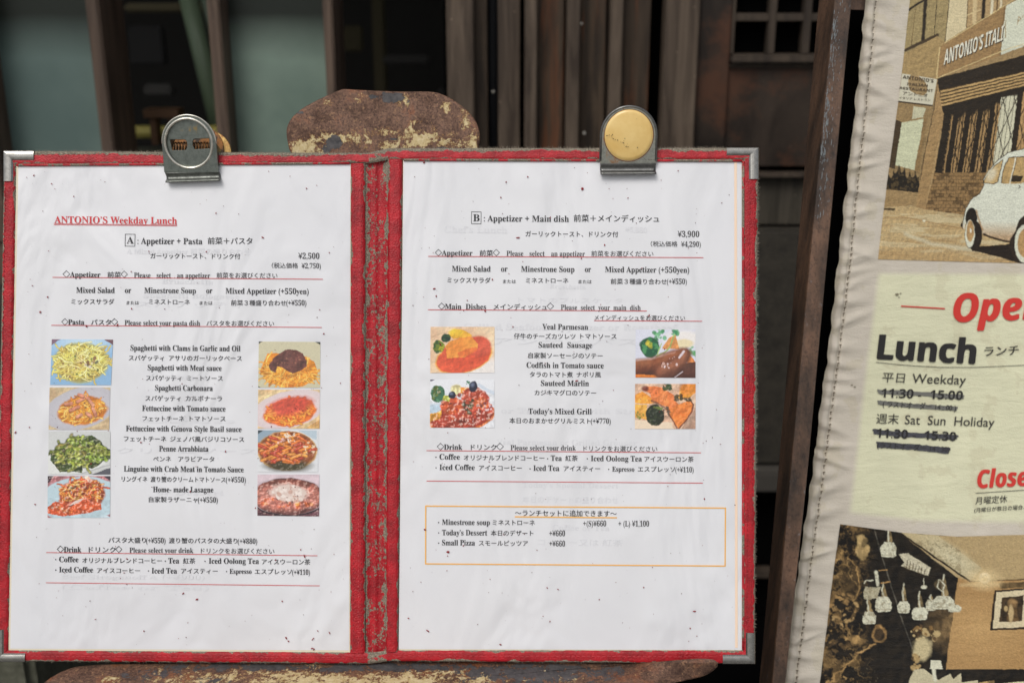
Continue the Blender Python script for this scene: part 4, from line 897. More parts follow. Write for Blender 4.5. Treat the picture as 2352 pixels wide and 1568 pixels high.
def d12(p):  # marlin
    p.put(np.ones(len(p.X)), (222, 186, 158)); p.mottle(.05, 30, 48); p.poly([(-1, 60), (60, 64), (64, 76), (-1, 76)], (236, 216, 190)); p.poly([(96, 40), (101, 40), (101, 76), (76, 76)], (186, 150, 128))
    p.poly([(-1, 19), (12, 13), (28, 24), (40, 31), (20, 33), (-1, 32)], (236, 156, 58)); p.poly([(-1, 34), (20, 35), (18, 54), (30, 62), (-1, 56)], (236, 176, 78)); p.poly([(70, 22), (76, 8), (88, 0), (101, 0), (101, 14), (88, 24), (74, 27)], (232, 158, 58)); p.line([(76, 8), (72, 24)], 2.5, (244, 184, 90)); p.ell(88, 8, 11, 8, (220, 140, 52), .5)
    p.poly([(13, 10), (20, 4), (32, 4), (44, 6), (54, 12), (64, 19), (66, 28), (74, 36), (78, 42), (58, 42), (48, 36), (36, 32), (28, 26), (24, 16)], (232, 134, 74)); p.poly([(50, 42), (62, 40), (74, 34), (90, 27), (96, 34), (94, 46), (84, 60), (72, 74), (66, 66), (58, 54)], (236, 136, 62)); p.mottle(.16, 6, 49, (p.X > 14) & (p.Y < 60)); p.line([(72, 75), (84, 61), (94, 46), (96, 34), (92, 28)], 2.4, (122, 70, 44)); p.line([(54, 46), (70, 74)], 2.4, (140, 84, 56)); p.ell(17, 8, 5, 4, (120, 60, 44), .5, 0, .7); p.line([(28, 28), (44, 36), (56, 44)], 3.4, (122, 72, 48), .8)
    p.blobs(45, 30, 40, 20, 22, .5, 1.2, [(150, 76, 40)], 50); p.blobs(72, 24, 6, 7, 22, 1.4, 3.2, [(66, 60, 36), (90, 74, 40)], 51, .5); p.blobs(84, 26, 9, 3, 12, 1.2, 2.8, [(72, 62, 36)], 52); p.blobs(54, 6, 8, 6, 20, 1.5, 4, [(46, 66, 38), (70, 84, 44)], 53); p.blobs(52, 46, 7, 8, 16, 1, 3, [(76, 62, 44), (96, 78, 60)], 54)
    p.ell(33, 52, 15, 18, (36, 44, 26), .08, -.2, 1, .2); p.blobs(33, 52, 13, 16, 50, 1, 3, [(28, 36, 22), (54, 64, 34), (40, 50, 28)], 55); p.blobs(38, 40, 7, 4, 12, 1, 2.6, [(110, 124, 56)], 56); p.blobs(9, 52, 7, 6, 9, 1.4, 2.8, [(130, 140, 60)], 57)
for q, f in ((((95, 86), (568, 89), (552, 440), (82, 438)), d1), (((78, 458), (546, 458), (538, 785), (70, 783)), d2), (((70, 797), (547, 797), (547, 1130), (68, 1128)), d3), (((64, 1142), (547, 1142), (544, 1463), (62, 1463)), d4),
             (((1695, 103), (2170, 107), (2168, 460), (1690, 458)), d5), (((1690, 475), (2167, 475), (2165, 776), (1686, 774)), d6), (((1688, 788), (2152, 790), (2152, 1110), (1686, 1108)), d7), (((1685, 1130), (2163, 1130), (2161, 1453), (1684, 1447)), d8)):
    dish(L_, cB, q, f, {d3: .2, d4: .35, d7: .12, d8: .25}.get(f, .0), {d3: .30, d4: .28, d8: .26, d5: .16}.get(f, .12))
for q, f in ((((113, 52), (608, 52), (607, 406), (111, 408)), d9), (((111, 460), (606, 460), (606, 830), (108, 830)), d10), (((1699, 72), (2161, 74), (2161, 446), (1697, 443)), d11), (((1694, 492), (2162, 493), (2161, 840), (1693, 840)), d12)):
    dish(R_, cE, q, f, {d9: .0, d10: .4, d11: .0, d12: .05}[f], {d9: .08, d10: .26, d11: .09, d12: .13}[f])

# ------------------------------------------------------------------ flecks of red leatherette and dirt on the sheets
def flecks(par, name, mat, box_, n, r0, r1, seed, extra=()):
    rnd = random.Random(seed); vs, fs = [], []
    spots = [(rnd.uniform(box_[0], box_[2]), rnd.uniform(box_[1], box_[3]), r0 + (r1 - r0) * rnd.random() ** 3, rnd.uniform(.35, 1)) for _ in range(n)] + [(x, y, r, e) for x, y, r, e in extra]
    for x, y, r, e in spots:
        a0 = rnd.uniform(0, 6.28); k = len(vs); rot = rnd.uniform(0, 3.1); c, s = math.cos(rot), math.sin(rot)
        for j in range(6):
            a = a0 + j * 1.047; rr = r * rnd.uniform(.6, 1.2); dx, dy = rr * math.cos(a), rr * e * math.sin(a)
            vs.append(M(x + dx * c - dy * s, y + dx * s + dy * c, .00115))
        vs.append(M(x, y, .00145)); fs += [(k + j, k + (j + 1) % 6, k + 6) for j in range(6)]
    o = mesh_obj(name, vs, fs, mat, par, recalc=False); o['kind'] = 'stuff'
mt_fr = plain('red_leather_flake', lin((140, 28, 36)), .6); mt_fd = plain('dark_dirt_speck', lin((108, 62, 62)), .8)
ex = lambda *a: [(x, y, r, e) for x, y, r, e in a]
flecks(L_, 'red_flecks', mt_fr, (50, 392, 795, 1480), 95, 1.1, 2.8, 1, ex((171, 452, 2.2, .5), (497, 490, 2.8, .7), (604, 546, 3.5, .5), (422, 1361, 3.4, .6), (453, 1375, 3.2, .7), (700, 1276, 5, .35), (293, 1282, 3, .5), (718, 1487, 4.2, .4), (658, 1463, 3.6, .5), (719, 1466, 4.5, .3), (757, 1451, 5, .3), (663, 1470, 3, .5), (721, 1490, 3, .5), (37, 993, 3.5, .5), (325, 1015, 2.2, .8), (519, 1036, 3.5, .4), (438, 1128, 3, .6), (271, 747, 4, .5)))
flecks(L_, 'dark_specks', mt_fd, (50, 392, 795, 1480), 150, .6, 1.6, 2)
flecks(R_, 'red_flecks', mt_fr, (935, 385, 1690, 1480), 85, 1.1, 2.8, 3, ex((1337, 434, 3.4, .9), (1190, 546, 6.5, .25), (998, 663, 3.6, .5), (1002, 680, 3.2, .5), (1325, 874, 5, .3), (1012, 791, 4, .4), (976, 1215, 3.6, .8), (1029, 1266, 3.6, .8), (1212, 407, 2.4, .7), (1282, 1352, 3.4, .4), (983, 1447, 5.5, .3), (1150, 1478, 3, .6), (1595, 1402, 4.2, .45), (974, 374, 3, .9), (1264, 500, 3.5, .4), (1490, 725, 4, .5), (1388, 563, 2.5, .7)))
flecks(R_, 'dark_specks', mt_fd, (935, 385, 1690, 1480), 140, .6, 1.6, 4)

#@@CLIPS
# ------------------------------------------------------------------ bulldog clips
def arch(cx, cy, r, yb, n=40):
    return [(cx - r, yb)] + [(cx - r * math.cos(math.pi * k / n), cy - r * math.sin(math.pi * k / n)) for k in range(n + 1)] + [(cx + r, yb)]
def circ(cx, cy, r, n=48): return [(cx + r * math.cos(2 * math.pi * k / n), cy + r * math.sin(2 * math.pi * k / n)) for k in range(n)]
PX = D / F
def plate(name, outlines, liftf, th, bev, mat, parent):
    vs, fs = curve_mesh(outlines, th / PX / 2, bev / PX / 1, 2)
    return mesh_obj(name, [M(v.x, v.y, liftf(v.x, v.y) + v.z * PX) for v in vs], fs, mat, parent)
def lip(x0, x1, x0b, x1b, y, prof, mat, parent, tilt=0.0):
    nu = 24; vs = []; fs = []
    for j, (dy, h) in enumerate(prof):
        t = j / (len(prof) - 1)
        for i in range(nu):
            s = i / (nu - 1); x = (x0 * (1 - s) + x1 * s) * (1 - t) + (x0b * (1 - s) + x1b * s) * t
            vs.append(M(x, y + dy - tilt * (s - .5), h))
    for j in range(len(prof) - 1):
        for i in range(nu - 1): fs.append((j * nu + i, j * nu + i + 1, (j + 1) * nu + i + 1, (j + 1) * nu + i))
    o = mesh_obj('jaw', vs, fs, mat, parent, smooth=True)
    so_ = o.modifiers.new('thickness', 'SOLIDIFY'); so_.thickness = .0008; so_.offset = -1
    return o
def ring(name, cx, cy, r, lf, rad, mat, parent): return tube(name, [M(cx + r * math.cos(a), cy + r * math.sin(a), lf(cx, cy + r * math.sin(a))) for a in [2 * math.pi * k / 48 for k in range(48)]], rad, mat, parent, 10, closed=True)
mt_c1 = clip_metal('tarnished_steel', (.27, .30, .27), .60, (150, 122, 60), .30, .9); mt_c1b = clip_metal('bright_steel_rim', (.85, .82, .72), .60, (170, 130, 64), .22, .95)
mt_c1l = clip_metal('dull_steel_lip', (.22, .23, .21), .62, (130, 100, 50), .38, .85)
mt_c2 = clip_metal('rusting_steel', (.46, .47, .41), .54, (150, 98, 46), .34, .8); mt_c2b = clip_metal('dark_steel', (.24, .24, .23), .64, (120, 70, 36), .28, .9)
mt_spring = clip_metal('brown_coil_spring', (.13, .08, .04), .5, rough=.4, metal=.7); mt_goldr = clip_metal('corroded_gilt', (.62, .40, .14), .52, (150, 88, 34), .45, .6)
n = N('worn_gilt_face'); oc = n.co('Object'); gs = n.ramp(n.noise(oc, 300, 4, .75), [(.70, 0.0), (.76, .8)]); cl = n.ramp(n.noise(oc, 50, 4, .6), [(.3, lin((232, 190, 108))), (.7, lin((250, 218, 146)))])
n.base(n.mix(gs, cl, lin((96, 66, 30)))); n.set(Metallic=.0, Roughness=.30, Coat_Weight=.4, Coat_Roughness=.25); mt_gold = n.m

def clip_common(label):
    return thing('bulldog_clip', label, 'clip', 'clips on the top edge of the menu')
c1 = clip_common('tarnished steel bulldog clip with two slots in its recessed disc, on the left page')
lf1 = lambda x, y: .0032 + max(0, 397 - y) * .000078
fp1 = plate('front_plate', [arch(443.5, 335, 61, 397), circ(442, 335, 53)], lf1, .0009, .00025, mt_c1, c1)
sl1 = [(398, 325), (434, 325), (438, 331), (438, 340), (434, 349), (401, 350)]; sl2 = [(449, 330), (453, 323.5), (489, 322), (489, 346), (453, 347.5), (449, 339)]
plate('recessed_disc', [circ(442, 335, 54), sl1, sl2], lambda x, y: lf1(x, y) - .0016, .0006, .0002, mt_c1, c1)
ring('raised_rim', 442, 335, 53.5, lambda x, y: lf1(x, y) + .0003, .0009, mt_c1b, fp1)
tube('edge_rim', [M(443.5 - 61 * math.cos(math.pi * k / 30), 335 - 61 * math.sin(math.pi * k / 30), lf1(0, 335 - 61 * math.sin(math.pi * k / 30)) + .0004) for k in range(31)], .0005, mt_c1b, fp1, 8)
lip(383, 505, 386, 511, 395.5, [(0, .0034), (3, .0038), (6, .0024), (10, .0016), (15, .0018), (19, .0036), (22, .0054), (25, .0050)], mt_c1l, c1, 4)
for s in (0, 1):
    e = 382.6 if s == 0 else 504.6
    mesh_obj('cheek', [M(e, 335, lf1(0, 335)), M(e, 393, lf1(0, 393)), M(e, 388, -.005), M(e, 345, -.006)], [(0, 1, 2, 3)], mt_c1, c1)
hel = []
for k in range(0, 260):
    a = k / 260 * 2 * math.pi * 15; x = 396 + 98 * k / 260; hel.append(M(x, 338 + 9.5 * math.cos(a), .0008 + .0022 * math.sin(a) + .001))
tube('coil_spring', hel, .00042, mt_spring, c1, 6)
plate('rear_plate', [arch(448, 340, 58, 372)], lambda x, y: -.0046 - max(0, 380 - y) * .00006, .0009, .0002, mt_rod, c1)
plate('rear_disc', [circ(466, 350, 56)], lambda x, y: -.0078 - (380 - y) * .00004, .0012, .0005, mt_goldr, c1)
put_text('PLUS', surfM, fp1, plain('stamped_edge_light', (.5, .5, .46), .3, .8), 481, 503, 385.5, 383.5, 7.5, 'sb', 0, 0, .0036 + .0005, name='stamped_text')
c2 = clip_common('rust stained bulldog clip with a round yellow gilt disc, on the right page')
lf2 = lambda x, y: .0032 + max(0, 378 - y) * .00008
fp2 = plate('front_plate', [arch(1441, 318, 62.5, 377)], lf2, .0010, .0003, mt_c2, c2)
rim = [(1377.8, 372)] + [(1441 - 63 * math.cos(math.pi * k / 30), 318 - 63 * math.sin(math.pi * k / 30)) for k in range(31)] + [(1504.3, 372)]
tube('rolled_rim', [M(x, y, lf2(x, y) + .0004) for x, y in rim], .0008, mt_c2b, fp2, 8)
vs, fs = [], []
nr, na = 14, 56
for r_ in range(nr + 1):
    q = r_ / nr; rr = 55 * q; h = .0022 - .0012 * q ** 2 if r_ < nr else 0.0002
    for k in range(na): a = 2 * math.pi * k / na; x, y = 1441 + rr * math.cos(a), 317 + rr * math.sin(a); vs.append(M(x, y, lf2(x, y) + .0006 + h))
for r_ in range(nr):
    for k in range(na): fs.append((r_ * na + k, r_ * na + (k + 1) % na, (r_ + 1) * na + (k + 1) % na, (r_ + 1) * na + k))
mesh_obj('gilt_disc', vs, fs, mt_gold, c2, smooth=True)
ring('rust_ring', 1441, 317, 56, lambda x, y: lf2(x, y) + .0003, .00055, plain('rust_brown', lin((112, 66, 34)), .8), c2)
vs, fs = [], []
rnd = random.Random(5)
for t in range(26):
    s = t / 25; x = 1388 + 52 * s + rnd.uniform(-2, 2) + (0 if t % 5 else rnd.uniform(-15, 25)); y = 316 + 18 * s + 12 * s * s + rnd.uniform(-1.5, 1.5); r = rnd.uniform(.5, 1.6) ; k = len(vs)
    for a in range(5): vs.append(M(x + r * math.cos(a * 1.256), y + .7 * r * math.sin(a * 1.256), lf2(x, y) + .0030))
    fs.append(tuple(range(k, k + 5)))
o = mesh_obj('corrosion_pits', vs, fs, plain('dark_corrosion', lin((84, 58, 26)), .8), c2); o['kind'] = 'stuff'
lip(1378, 1505, 1378, 1505, 376, [(0, .0034), (3, .0038), (7, .0024), (13, .0014), (18, .0020), (21, .0042), (25, .0056), (28, .0050)], mt_c2b, c2, 1)
for e in (1378.4, 1503.6): mesh_obj('cheek', [M(e, 320, lf2(0, 320)), M(e, 374, lf2(0, 374)), M(e, 374, -.005), M(e, 335, -.006)], [(0, 1, 2, 3)], mt_c2, c2)
plate('rear_plate', [arch(1441, 325, 58, 372)], lambda x, y: -.0046 - max(0, 380 - y) * .00006, .0009, .0002, mt_c2, c2)
put_text('PLUS', surfM, fp2, plain('stamped_edge_dark', (.10, .07, .05), .5, .5), 1481, 1502, 370.5, 370.0, 7, 'sb', 0, 0, lf2(0, 370) + .0009, name='stamped_text')

#@@BANNER
# ------------------------------------------------------------------ banner stand
BD = .80
stand = thing('banner_stand', 'leaning stand of rust brown steel angle carrying the printed cloth banner', 'stand')
n = N('rusty_angle_steel'); oc = n.co('Object', (1, 1, .35)); f = n.noise(oc, 40, 6, .7)
rc = n.ramp(f, [(.36, lin((52, 42, 35))), (.5, lin((92, 70, 55))), (.64, lin((122, 92, 72)))])
rc = n.mix(n.ramp(n.noise(n.co('Object'), 190, 5, .8), [(.62, 0.0), (.70, .55)]), rc, lin((132, 140, 146)))
rc = n.mix(n.ramp(n.noise(n.co('Object'), 420, 3, .75), [(.35, .5), (.5, 0.0)]), rc, lin((40, 30, 26)))
n.base(rc); n.set(Roughness=.55, Metallic=.15); n.normal(n.bump(f, .5, .002)); mt_post = n.m
rows = [(-260, 1905, 1940, 1980), (0, 1881, 1916, 1955), (643, 1826, 1855, 1894), (1100, 1786, 1814, 1852), (1568, 1744, 1773, 1803), (1900, 1716, 1744, 1772)]
vs, fs = [], []
PD = .765
for v, l_, rg, r_ in rows:
    vs += [M(l_, v, 0, PD + .038), M(rg - 1.5, v, 0, PD + .0015), M(rg + 1.5, v, 0, PD), M(r_, v, 0, PD), M(r_ + 1, v, 0, PD + .036)]
for i in range(len(rows) - 1):
    for j in range(5): fs.append((i * 5 + j, i * 5 + (j + 1) % 5, (i + 1) * 5 + (j + 1) % 5, (i + 1) * 5 + j))
mesh_obj('post', vs, fs, mt_post, stand)
# old paint along the ridge of the post
vs, fs = [], []
for k in range(300):
    v = random.choice([60, 130, 240, 260, 330, 350]) + random.gauss(0, 26) if k < 230 else random.uniform(0, 500)
    if not -10 < v < 640: continue
    rgx = np.interp(v, [0, 643], [1916, 1855]) + random.gauss(5, 2.6)*(1.6 if k % 3 else .6) + (0 if k < 230 else random.uniform(0, 22)); r = random.uniform(.4, 1.7); i = len(vs); st = random.uniform(1.5, 7)
    if rgx < np.interp(v, [0, 643], [1916, 1855]) + 2: continue
    for a in range(5): vs.append(M(rgx + r * .6 * math.cos(a * 1.256) - .1 * r * st * math.sin(a * 1.256), v + r * st * math.sin(a * 1.256) * .8, .0003, PD))
    fs.append(tuple(range(i, i + 5)))
o = mesh_obj('paint_remnants', vs, fs, plain('pale_blue_grey_paint', lin((122, 128, 130)), .7), stand); o['kind'] = 'stuff'
def slab(name, quad, d0, d1, mat, par):
    vs = [M(u, v, 0, d0) for u, v in quad] + [M(u, v, 0, d1) for u, v in quad]
    return mesh_obj(name, vs, [(0, 1, 2, 3), (7, 6, 5, 4), (0, 4, 5, 1), (1, 5, 6, 2), (2, 6, 7, 3), (3, 7, 4, 0)], mat, par)
slab('crossbar', [(1945, -30), (2700, -10), (2700, 46), (1940, 22)], PD + .040, PD + .06, mt_post, stand)
slab('gap_shade_sheet', [(1935, -30), (2900, -30), (2900, 1760), (1757, 1760)], .85, .86, mt_black, stand)  # black sheet added so the gap beside the banner stays dark
# the cloth
banner = thing('cloth_banner', 'white cloth banner with a sepia car picture and lunch opening hours in red and black', 'banner')
Vk = np.array([-60, 0, 94, 283, 451, 643, 800, 1125, 1568, 1640]); Uk = np.array([1994, 1988, 1978, 1958, 1939, 1919, 1901, 1860, 1802, 1793.0])
_rs = np.random.RandomState(11)
py_ = np.cumsum(_rs.uniform(26, 58, 60)) - 100; pa = _rs.uniform(.45, 1.0, 60); pw = _rs.uniform(7, 15, 60); pt = _rs.uniform(-.5, .5, 60); pr = _rs.uniform(28, 62, 60)
def hem_x(v): return np.interp(v, Vk, Uk)
def ban_h(u, v):
    u = np.asarray(u, float); v = np.asarray(v, float); s = u - hem_x(v); h = np.zeros_like(s)
    for y0, a, w2, t, r in zip(py_, pa, pw, pt, pr):
        h = h + a * .0030 * np.exp(-((v - y0 - t * (s - 20)) / w2) ** 2) * np.exp(-(np.maximum(0, np.abs(s - 22) - 4) / r) ** 2)
    h = h - .0016 * np.exp(-((s - 25) / 4.5) ** 2)
    h = h + .0025 * np.sin((v * .6 + u) / 170 + 1) + .0012 * np.sin((v - u * .5) / 75) * np.clip(s / 120, 0, 1)
    h = h - .002 * np.exp(-(s / 6) ** 2)
    return h
def Bsurf(u, v, l): return M(u, v, float(ban_h(u, v)) + l, BD)
def Bco(U, V, l):
    h = ban_h(U, V) + l
    return np.array(CAM)[None] + (np.array(RT)[None] * ((U - 1176) / F)[:, None] + np.array(UP)[None] * ((784 - V) / F)[:, None] + np.array(FW)[None]) * BD - np.array(FW)[None] * h[:, None]
mt_cloth = colattr('banner_cloth', .62, weave=True)
nu, nv = 260, 620
ss = np.concatenate([np.linspace(0, 90, 110), np.linspace(91.5, 760, 150)]); vv = np.linspace(-55, 1635, nv)
S_, V_ = np.meshgrid(ss, vv); S_ = S_.ravel(); V_ = V_.ravel(); U_ = hem_x(V_) + S_
edge = np.clip(1 - S_ / 8, 0, 1) * (1.6 * (np.interp(V_, py_[:-1], pa[:-1]) - .6) * 3 + np.sin(V_ / 13) * 1.4)
U_ = U_ + edge
p = Paint(U_, V_, (206, 198, 184), 1.0)
p.mottle(.05, 90, 60)
p.put(.35 * np.exp(-(S_ / 5) ** 2) + .14 * fbm(U_, V_, 22, 61), (146, 134, 104))
yl = np.clip((U_ - np.interp(V_, [600, 1240], [2012, 1940])) / 14, 0, 1) * np.clip((V_ - 620 - 3) / 12, 0, 1) * np.clip((np.interp(U_, [1940, 2120, 2400], [1182, 1203, 1206]) - V_) / 14, 0, 1)
p.put(yl * .88, (220, 220, 186)); p.mottle(.07, 60, 62)
p.put(.25 * (fbm(U_, V_, 40, 70, 5) > .64), (188, 178, 146))
grid_from('cloth', nu, nv, Bco(U_, V_, 0), mt_cloth, banner, colors=p.c)

def sepia(name, U, V, nu, nv, p): return grid_from(name, nu, nv, Bco(U, V, .0004), mt_cloth, banner, colors=p.c)
# picture 1: corner restaurant and small white car (painting coordinates: x, y of an enlargement)
nu, nv = 330, 640
yv = np.linspace(-200, 2545, nv); sx = np.linspace(0, 1, nu); SX, YY = np.meshgrid(sx, yv); SX = SX.ravel(); YY = YY.ravel()
XL = 485 - (485 - 166) * YY / 2510; X = XL + (1950 - XL) * SX; Y = YY.copy()
slope = np.clip((YY + 200) / 2745, 0, 1) * (X - 166) * .012; Ys = Y + slope * 0
X1_, Y1_ = X, Y; X = X + (fbm(X1_, Y1_, 40, 102, 4) - .5) * 13; Y = Y + (fbm(X1_, Y1_, 40, 112, 4) - .5) * 13
p = Paint(X, Y, (178, 150, 104)); J = lambda x, y: (x * .875, 1372 + y * .875)
tan, dk, md, wh, lt = (182, 152, 104), (54, 43, 28), (120, 94, 58), (224, 226, 206), (214, 184, 132)
p.poly([(380, -210), (900, -210), (835, 420), (740, 400), (380, 560)], (176, 156, 108)); p.poly([(880, -210), (1060, -210), (1032, 285), (830, 415)], (224, 208, 168)); p.poly([(1060, -210), (1960, -210), (1960, -200), (1410, 60), (1032, 275)], (196, 166, 118))
for a, b, wd, c in (((655, -200), (605, 400), 34, dk), ((770, -200), (716, 350), 6, dk), ((540, 100), (490, 460), 5, md), ((425, 505), (750, 350), 30, (84, 66, 42)), ((470, 105), (660, -20), 20, dk), ((890, -200), (822, 425), 6, dk), ((1062, -200), (1035, 280), 8, md), ((1215, -200), (1195, 180), 34, dk), ((1300, -200), (1275, 150), 26, (230, 220, 190)), ((1350, -200), (1325, 120), 14, md), ((1385, -200), (1365, 90), 20, (228, 216, 184)), ((1120, -200), (1110, 230), 40, (222, 198, 150)), ((1040, 160), (1170, 105), 7, (232, 210, 160))): p.line([a, b], wd, c)
p.poly([(380, 560), (750, 360), (820, 430), (770, 470), (735, 770), (370, 735)], (184, 156, 104)); p.poly([(770, 470), (820, 430), (1500, 0), (1960, -260), (1960, 330), (740, 775)], (174, 140, 92))
p.poly([(1420, 66), (1960, -220), (1960, 320), (1370, 540)], wh); p.line([(1405, 60), (1370, 545)], 5, md)
for a, b in (((1545, 170), (1535, 250)), ((1545, 170), (1570, 190)), ((1570, 190), (1545, 215)), ((1585, 160), (1580, 180)), ((1600, 150), (1610, 240)), ((1600, 150), (1640, 230)), ((1420, 210), (1418, 370))): p.line([a, b], 7, (180, 150, 100))
for a, b, wd in (((820, 430), (1500, 5), 7), ((740, 775), (1385, 500), 7), ((770, 470), (733, 770), 9), ((1385, 500), (1700, 400), 6)): p.line([a, b], wd, (232, 208, 150))
p.poly([(740, 776), (1960, 440), (1960, 610), (790, 880), (765, 1050)], dk)
tl = 880 - (X - 790) * .2326; bl = 1052 - (X - 765) * .261; fr = (Y - tl) / np.maximum(bl - tl, 1) * 5; m = (fr > 0) & (fr < 5) & (X > 768); p.put(m * 1.0, (70, 54, 32)); p.put(m * ((fr % 1) > .42), (208, 172, 112))
p.poly([(765, 1052), (1960, 740), (1960, 1700), (1207, 1680), (717, 1690), (740, 1560), (800, 1130)], (52, 42, 28))
op = (Y > bl + 60) & (Y < 1690) & (X > np.interp(Y, [1130, 1690], [800, 717])); xs = X + (Y - 1300) * .13
gate = np.clip((Y - (bl + 60 + 130 * vnoise(X, Y, 60, 900, 5))) / 30, 0, 1) * op
p.put(gate * (np.abs(((xs - 900) / 118) % 1 - .5) < .27) * (xs > 850), (186, 150, 98)); p.put(gate * (np.abs(((xs - 900) / 30) % 1 - .5) < .14) * (xs > 850), dk)
p.put(np.clip((Y - 920) / 20, 0, 1) * op * ((xs > 1330) & (xs < 1490)), (222, 218, 190)); p.put(op * (xs > 1545) * (xs < 1700), (200, 160, 104)); p.put(op * (np.abs(xs - 1516) < 26), dk)
gz = op * (xs > 900) * (Y > bl + 60)
for k in (-1, 1): p.put(gz * (np.abs(((xs / 118 + k * (Y / 330)) % 1) - .5) < .045) * .9, dk)
p.put(gz * (np.abs((xs / 40) % 1 - .5) < .07) * .8, dk)
p.poly([(360, 1005), (700, 1050), (620, 1500), (575, 1900), (250, 1880)], (170, 142, 96)); p.poly([(505, 1055), (628, 1068), (600, 1160), (492, 1175)], (212, 208, 176)); p.poly([(388, 1210), (606, 1172), (525, 1665), (320, 1620)], (216, 218, 184)); p.poly([(330, 1180), (392, 1205), (330, 1660), (262, 1640)], (86, 68, 42)); p.poly([(606, 1172), (640, 1160), (570, 1700), (528, 1665)], (160, 130, 84))
bush = np.clip((Y - (1640 + 60 * np.abs(np.sin(X / 17)) - 70 * np.exp(-((X - 385) / 45) ** 2) + 60 * fbm(X, Y, 40, 71))) / 14, 0, 1) * (Y < 1372 + 560 * .875 + (X - 250) * .08) * (X < 575); p.put(bush, (44, 37, 24)); p.put(bush * (fbm(X, Y, 22, 72) > .6) * .6, (120, 98, 60))
p.poly([(235, 1858), (575, 1885), (560, 1990), (480, 2010), (225, 2050)], (180, 150, 102))
p.poly([(700, 1078), (740, 790), (780, 1050), (802, 1130), (742, 1560), (720, 1690), (640, 2045), (542, 2045), (560, 1930), (610, 1560)], (184, 150, 100)); p.line([(745, 800), (700, 1090), (612, 1560), (585, 1760)], 7, (70, 54, 34)); p.line([(775, 1300), (650, 2020)], 16, (204, 172, 120), .7, 1.5)
wall = p.inside([(722, 1690), (1210, 1678), (1300, 1700), (1100, 2100), (640, 2045)]); p.put(wall * 1.0, (168, 134, 86)); row = np.floor((Y - X * -.02) / 34); bx = np.floor(X / 48 + (row % 2) * .5); hsh = (np.sin(row * 12.98 + bx * 78.2) * 43758.5) % 1
p.put(wall * (hsh > .72) * .65 * (fbm(X, Y, 25, 73) > .42), (84, 64, 38)); p.put(wall * ((((Y + X * .02) / 34) % 1 < .16) | ((X / 48 + (row % 2) * .5) % 1 < .1)) * .75, (92, 70, 42))
road = p.inside([(100, 2600), (160, 2040), (480, 2010), (640, 2045), (1100, 2100), (1960, 2100), (1960, 2600)]); p.put(road * 1.0, (208, 180, 130)); p.put(road * (fbm(X, Y, 420, 74, 4, 50) > .56) * .5, (226, 214, 176)); p.put(road * (fbm(X, Y, 300, 75, 4, 26) > .60) * .4, (180, 144, 92)); p.put(road * np.clip((Y - 2330) / 260, 0, 1) * .6, (190, 152, 98)); p.line([(225, 2052), (330, 2050)], 22, (72, 56, 36), .9); p.line([(400, 2120), (800, 2190), (1020, 2220)], 10, (168, 130, 80), .6); p.ell(625, 2155, 16, 12, (232, 226, 200))
p.line([(440, 2290), (700, 2380), (1300, 2440)], 36, (224, 222, 196), .55, 1.6)
# car
jl = lambda *a: [J(*q) for q in a]
p.poly(jl((1240, 1180), (1700, 1130), (2150, 1180), (2150, 1420), (1760, 1330), (1500, 1260), (1270, 1215)), (48, 36, 24))
car = jl((1157, 975), (1160, 900), (1190, 745), (1240, 655), (1340, 585), (1388, 490), (1373, 430), (1430, 335), (1540, 205), (1650, 128), (1837, 80), (2200, 60), (2200, 1100), (1690, 1112), (1540, 1075), (1400, 1032), (1310, 1005), (1305, 830), (1255, 760), (1205, 850), (1180, 975))
p.poly(car, (228, 230, 214)); p.line(car[:12], 7, (66, 50, 32)); cm_ = p.inside(car); p.put(cm_ * np.clip((Y - (1372 + 880 * .875)) / 150, 0, 1) * .75, (196, 148, 92))
p.poly(jl((1382, 442), (1440, 350), (1500, 275), (1592, 205), (1565, 350), (1540, 450), (1500, 472), (1392, 466)), (218, 186, 128)); p.line(jl((1382, 442), (1440, 350), (1500, 275), (1592, 205), (1565, 350), (1540, 450), (1500, 472), (1392, 466), (1382, 442)), 7, (74, 56, 36)); p.ell(*J(1470, 370), 30, 50, (232, 220, 190), .9, .5, .8)
p.poly(jl((1582, 458), (1610, 280), (1660, 185), (1860, 165), (1860, 450), (1800, 468), (1600, 466)), (206, 172, 114)); p.line(jl((1582, 458), (1610, 280), (1660, 185), (1860, 165)), 8, (74, 56, 36)); p.line(jl((1735, 190), (1680, 462)), 14, (232, 226, 206)); p.poly(jl((1700, 380), (1830, 380), (1800, 445), (1690, 445)), (66, 52, 34)); p.line(jl((1750, 190), (1700, 400)), 6, (70, 54, 34)); p.line(jl((1785, 490), (1798, 505), (1780, 522)), 8, (76, 60, 42))
p.line(jl((1310, 770), (1345, 880), (1385, 985)), 16, (196, 150, 96), .8, 1.3); p.line(jl((1400, 1030), (1520, 1075), (1700, 1110)), 20, (70, 52, 34)); p.poly(jl((1700, 1080), (1760, 980), (1800, 860), (1880, 790), (2200, 790), (2200, 1330), (1760, 1330), (1690, 1160)), (60, 46, 32))
p.ell(*J(1255, 860), 58, 105, (46, 36, 26), .08); p.ell(*J(1300, 1045), 72, 142, (50, 39, 27), .05); p.ell(*J(1242, 1030), 54, 142, (46, 36, 26), .04); p.ell(*J(1240, 1030), 49, 136, (226, 226, 206), .05); p.ell(*J(1244, 1000), 37, 104, (196, 158, 104), .08); p.ell(*J(1248, 990), 10, 20, (240, 236, 220), .3); p.ell(*J(1145, 930), 9, 22, (50, 38, 26), .2)
p.ell(*J(1865, 1125), 108, 190, (46, 36, 26), .03); p.ell(*J(1865, 1125), 100, 182, (226, 226, 206), .04); p.ell(*J(1872, 1120), 76, 140, (200, 160, 104), .05)
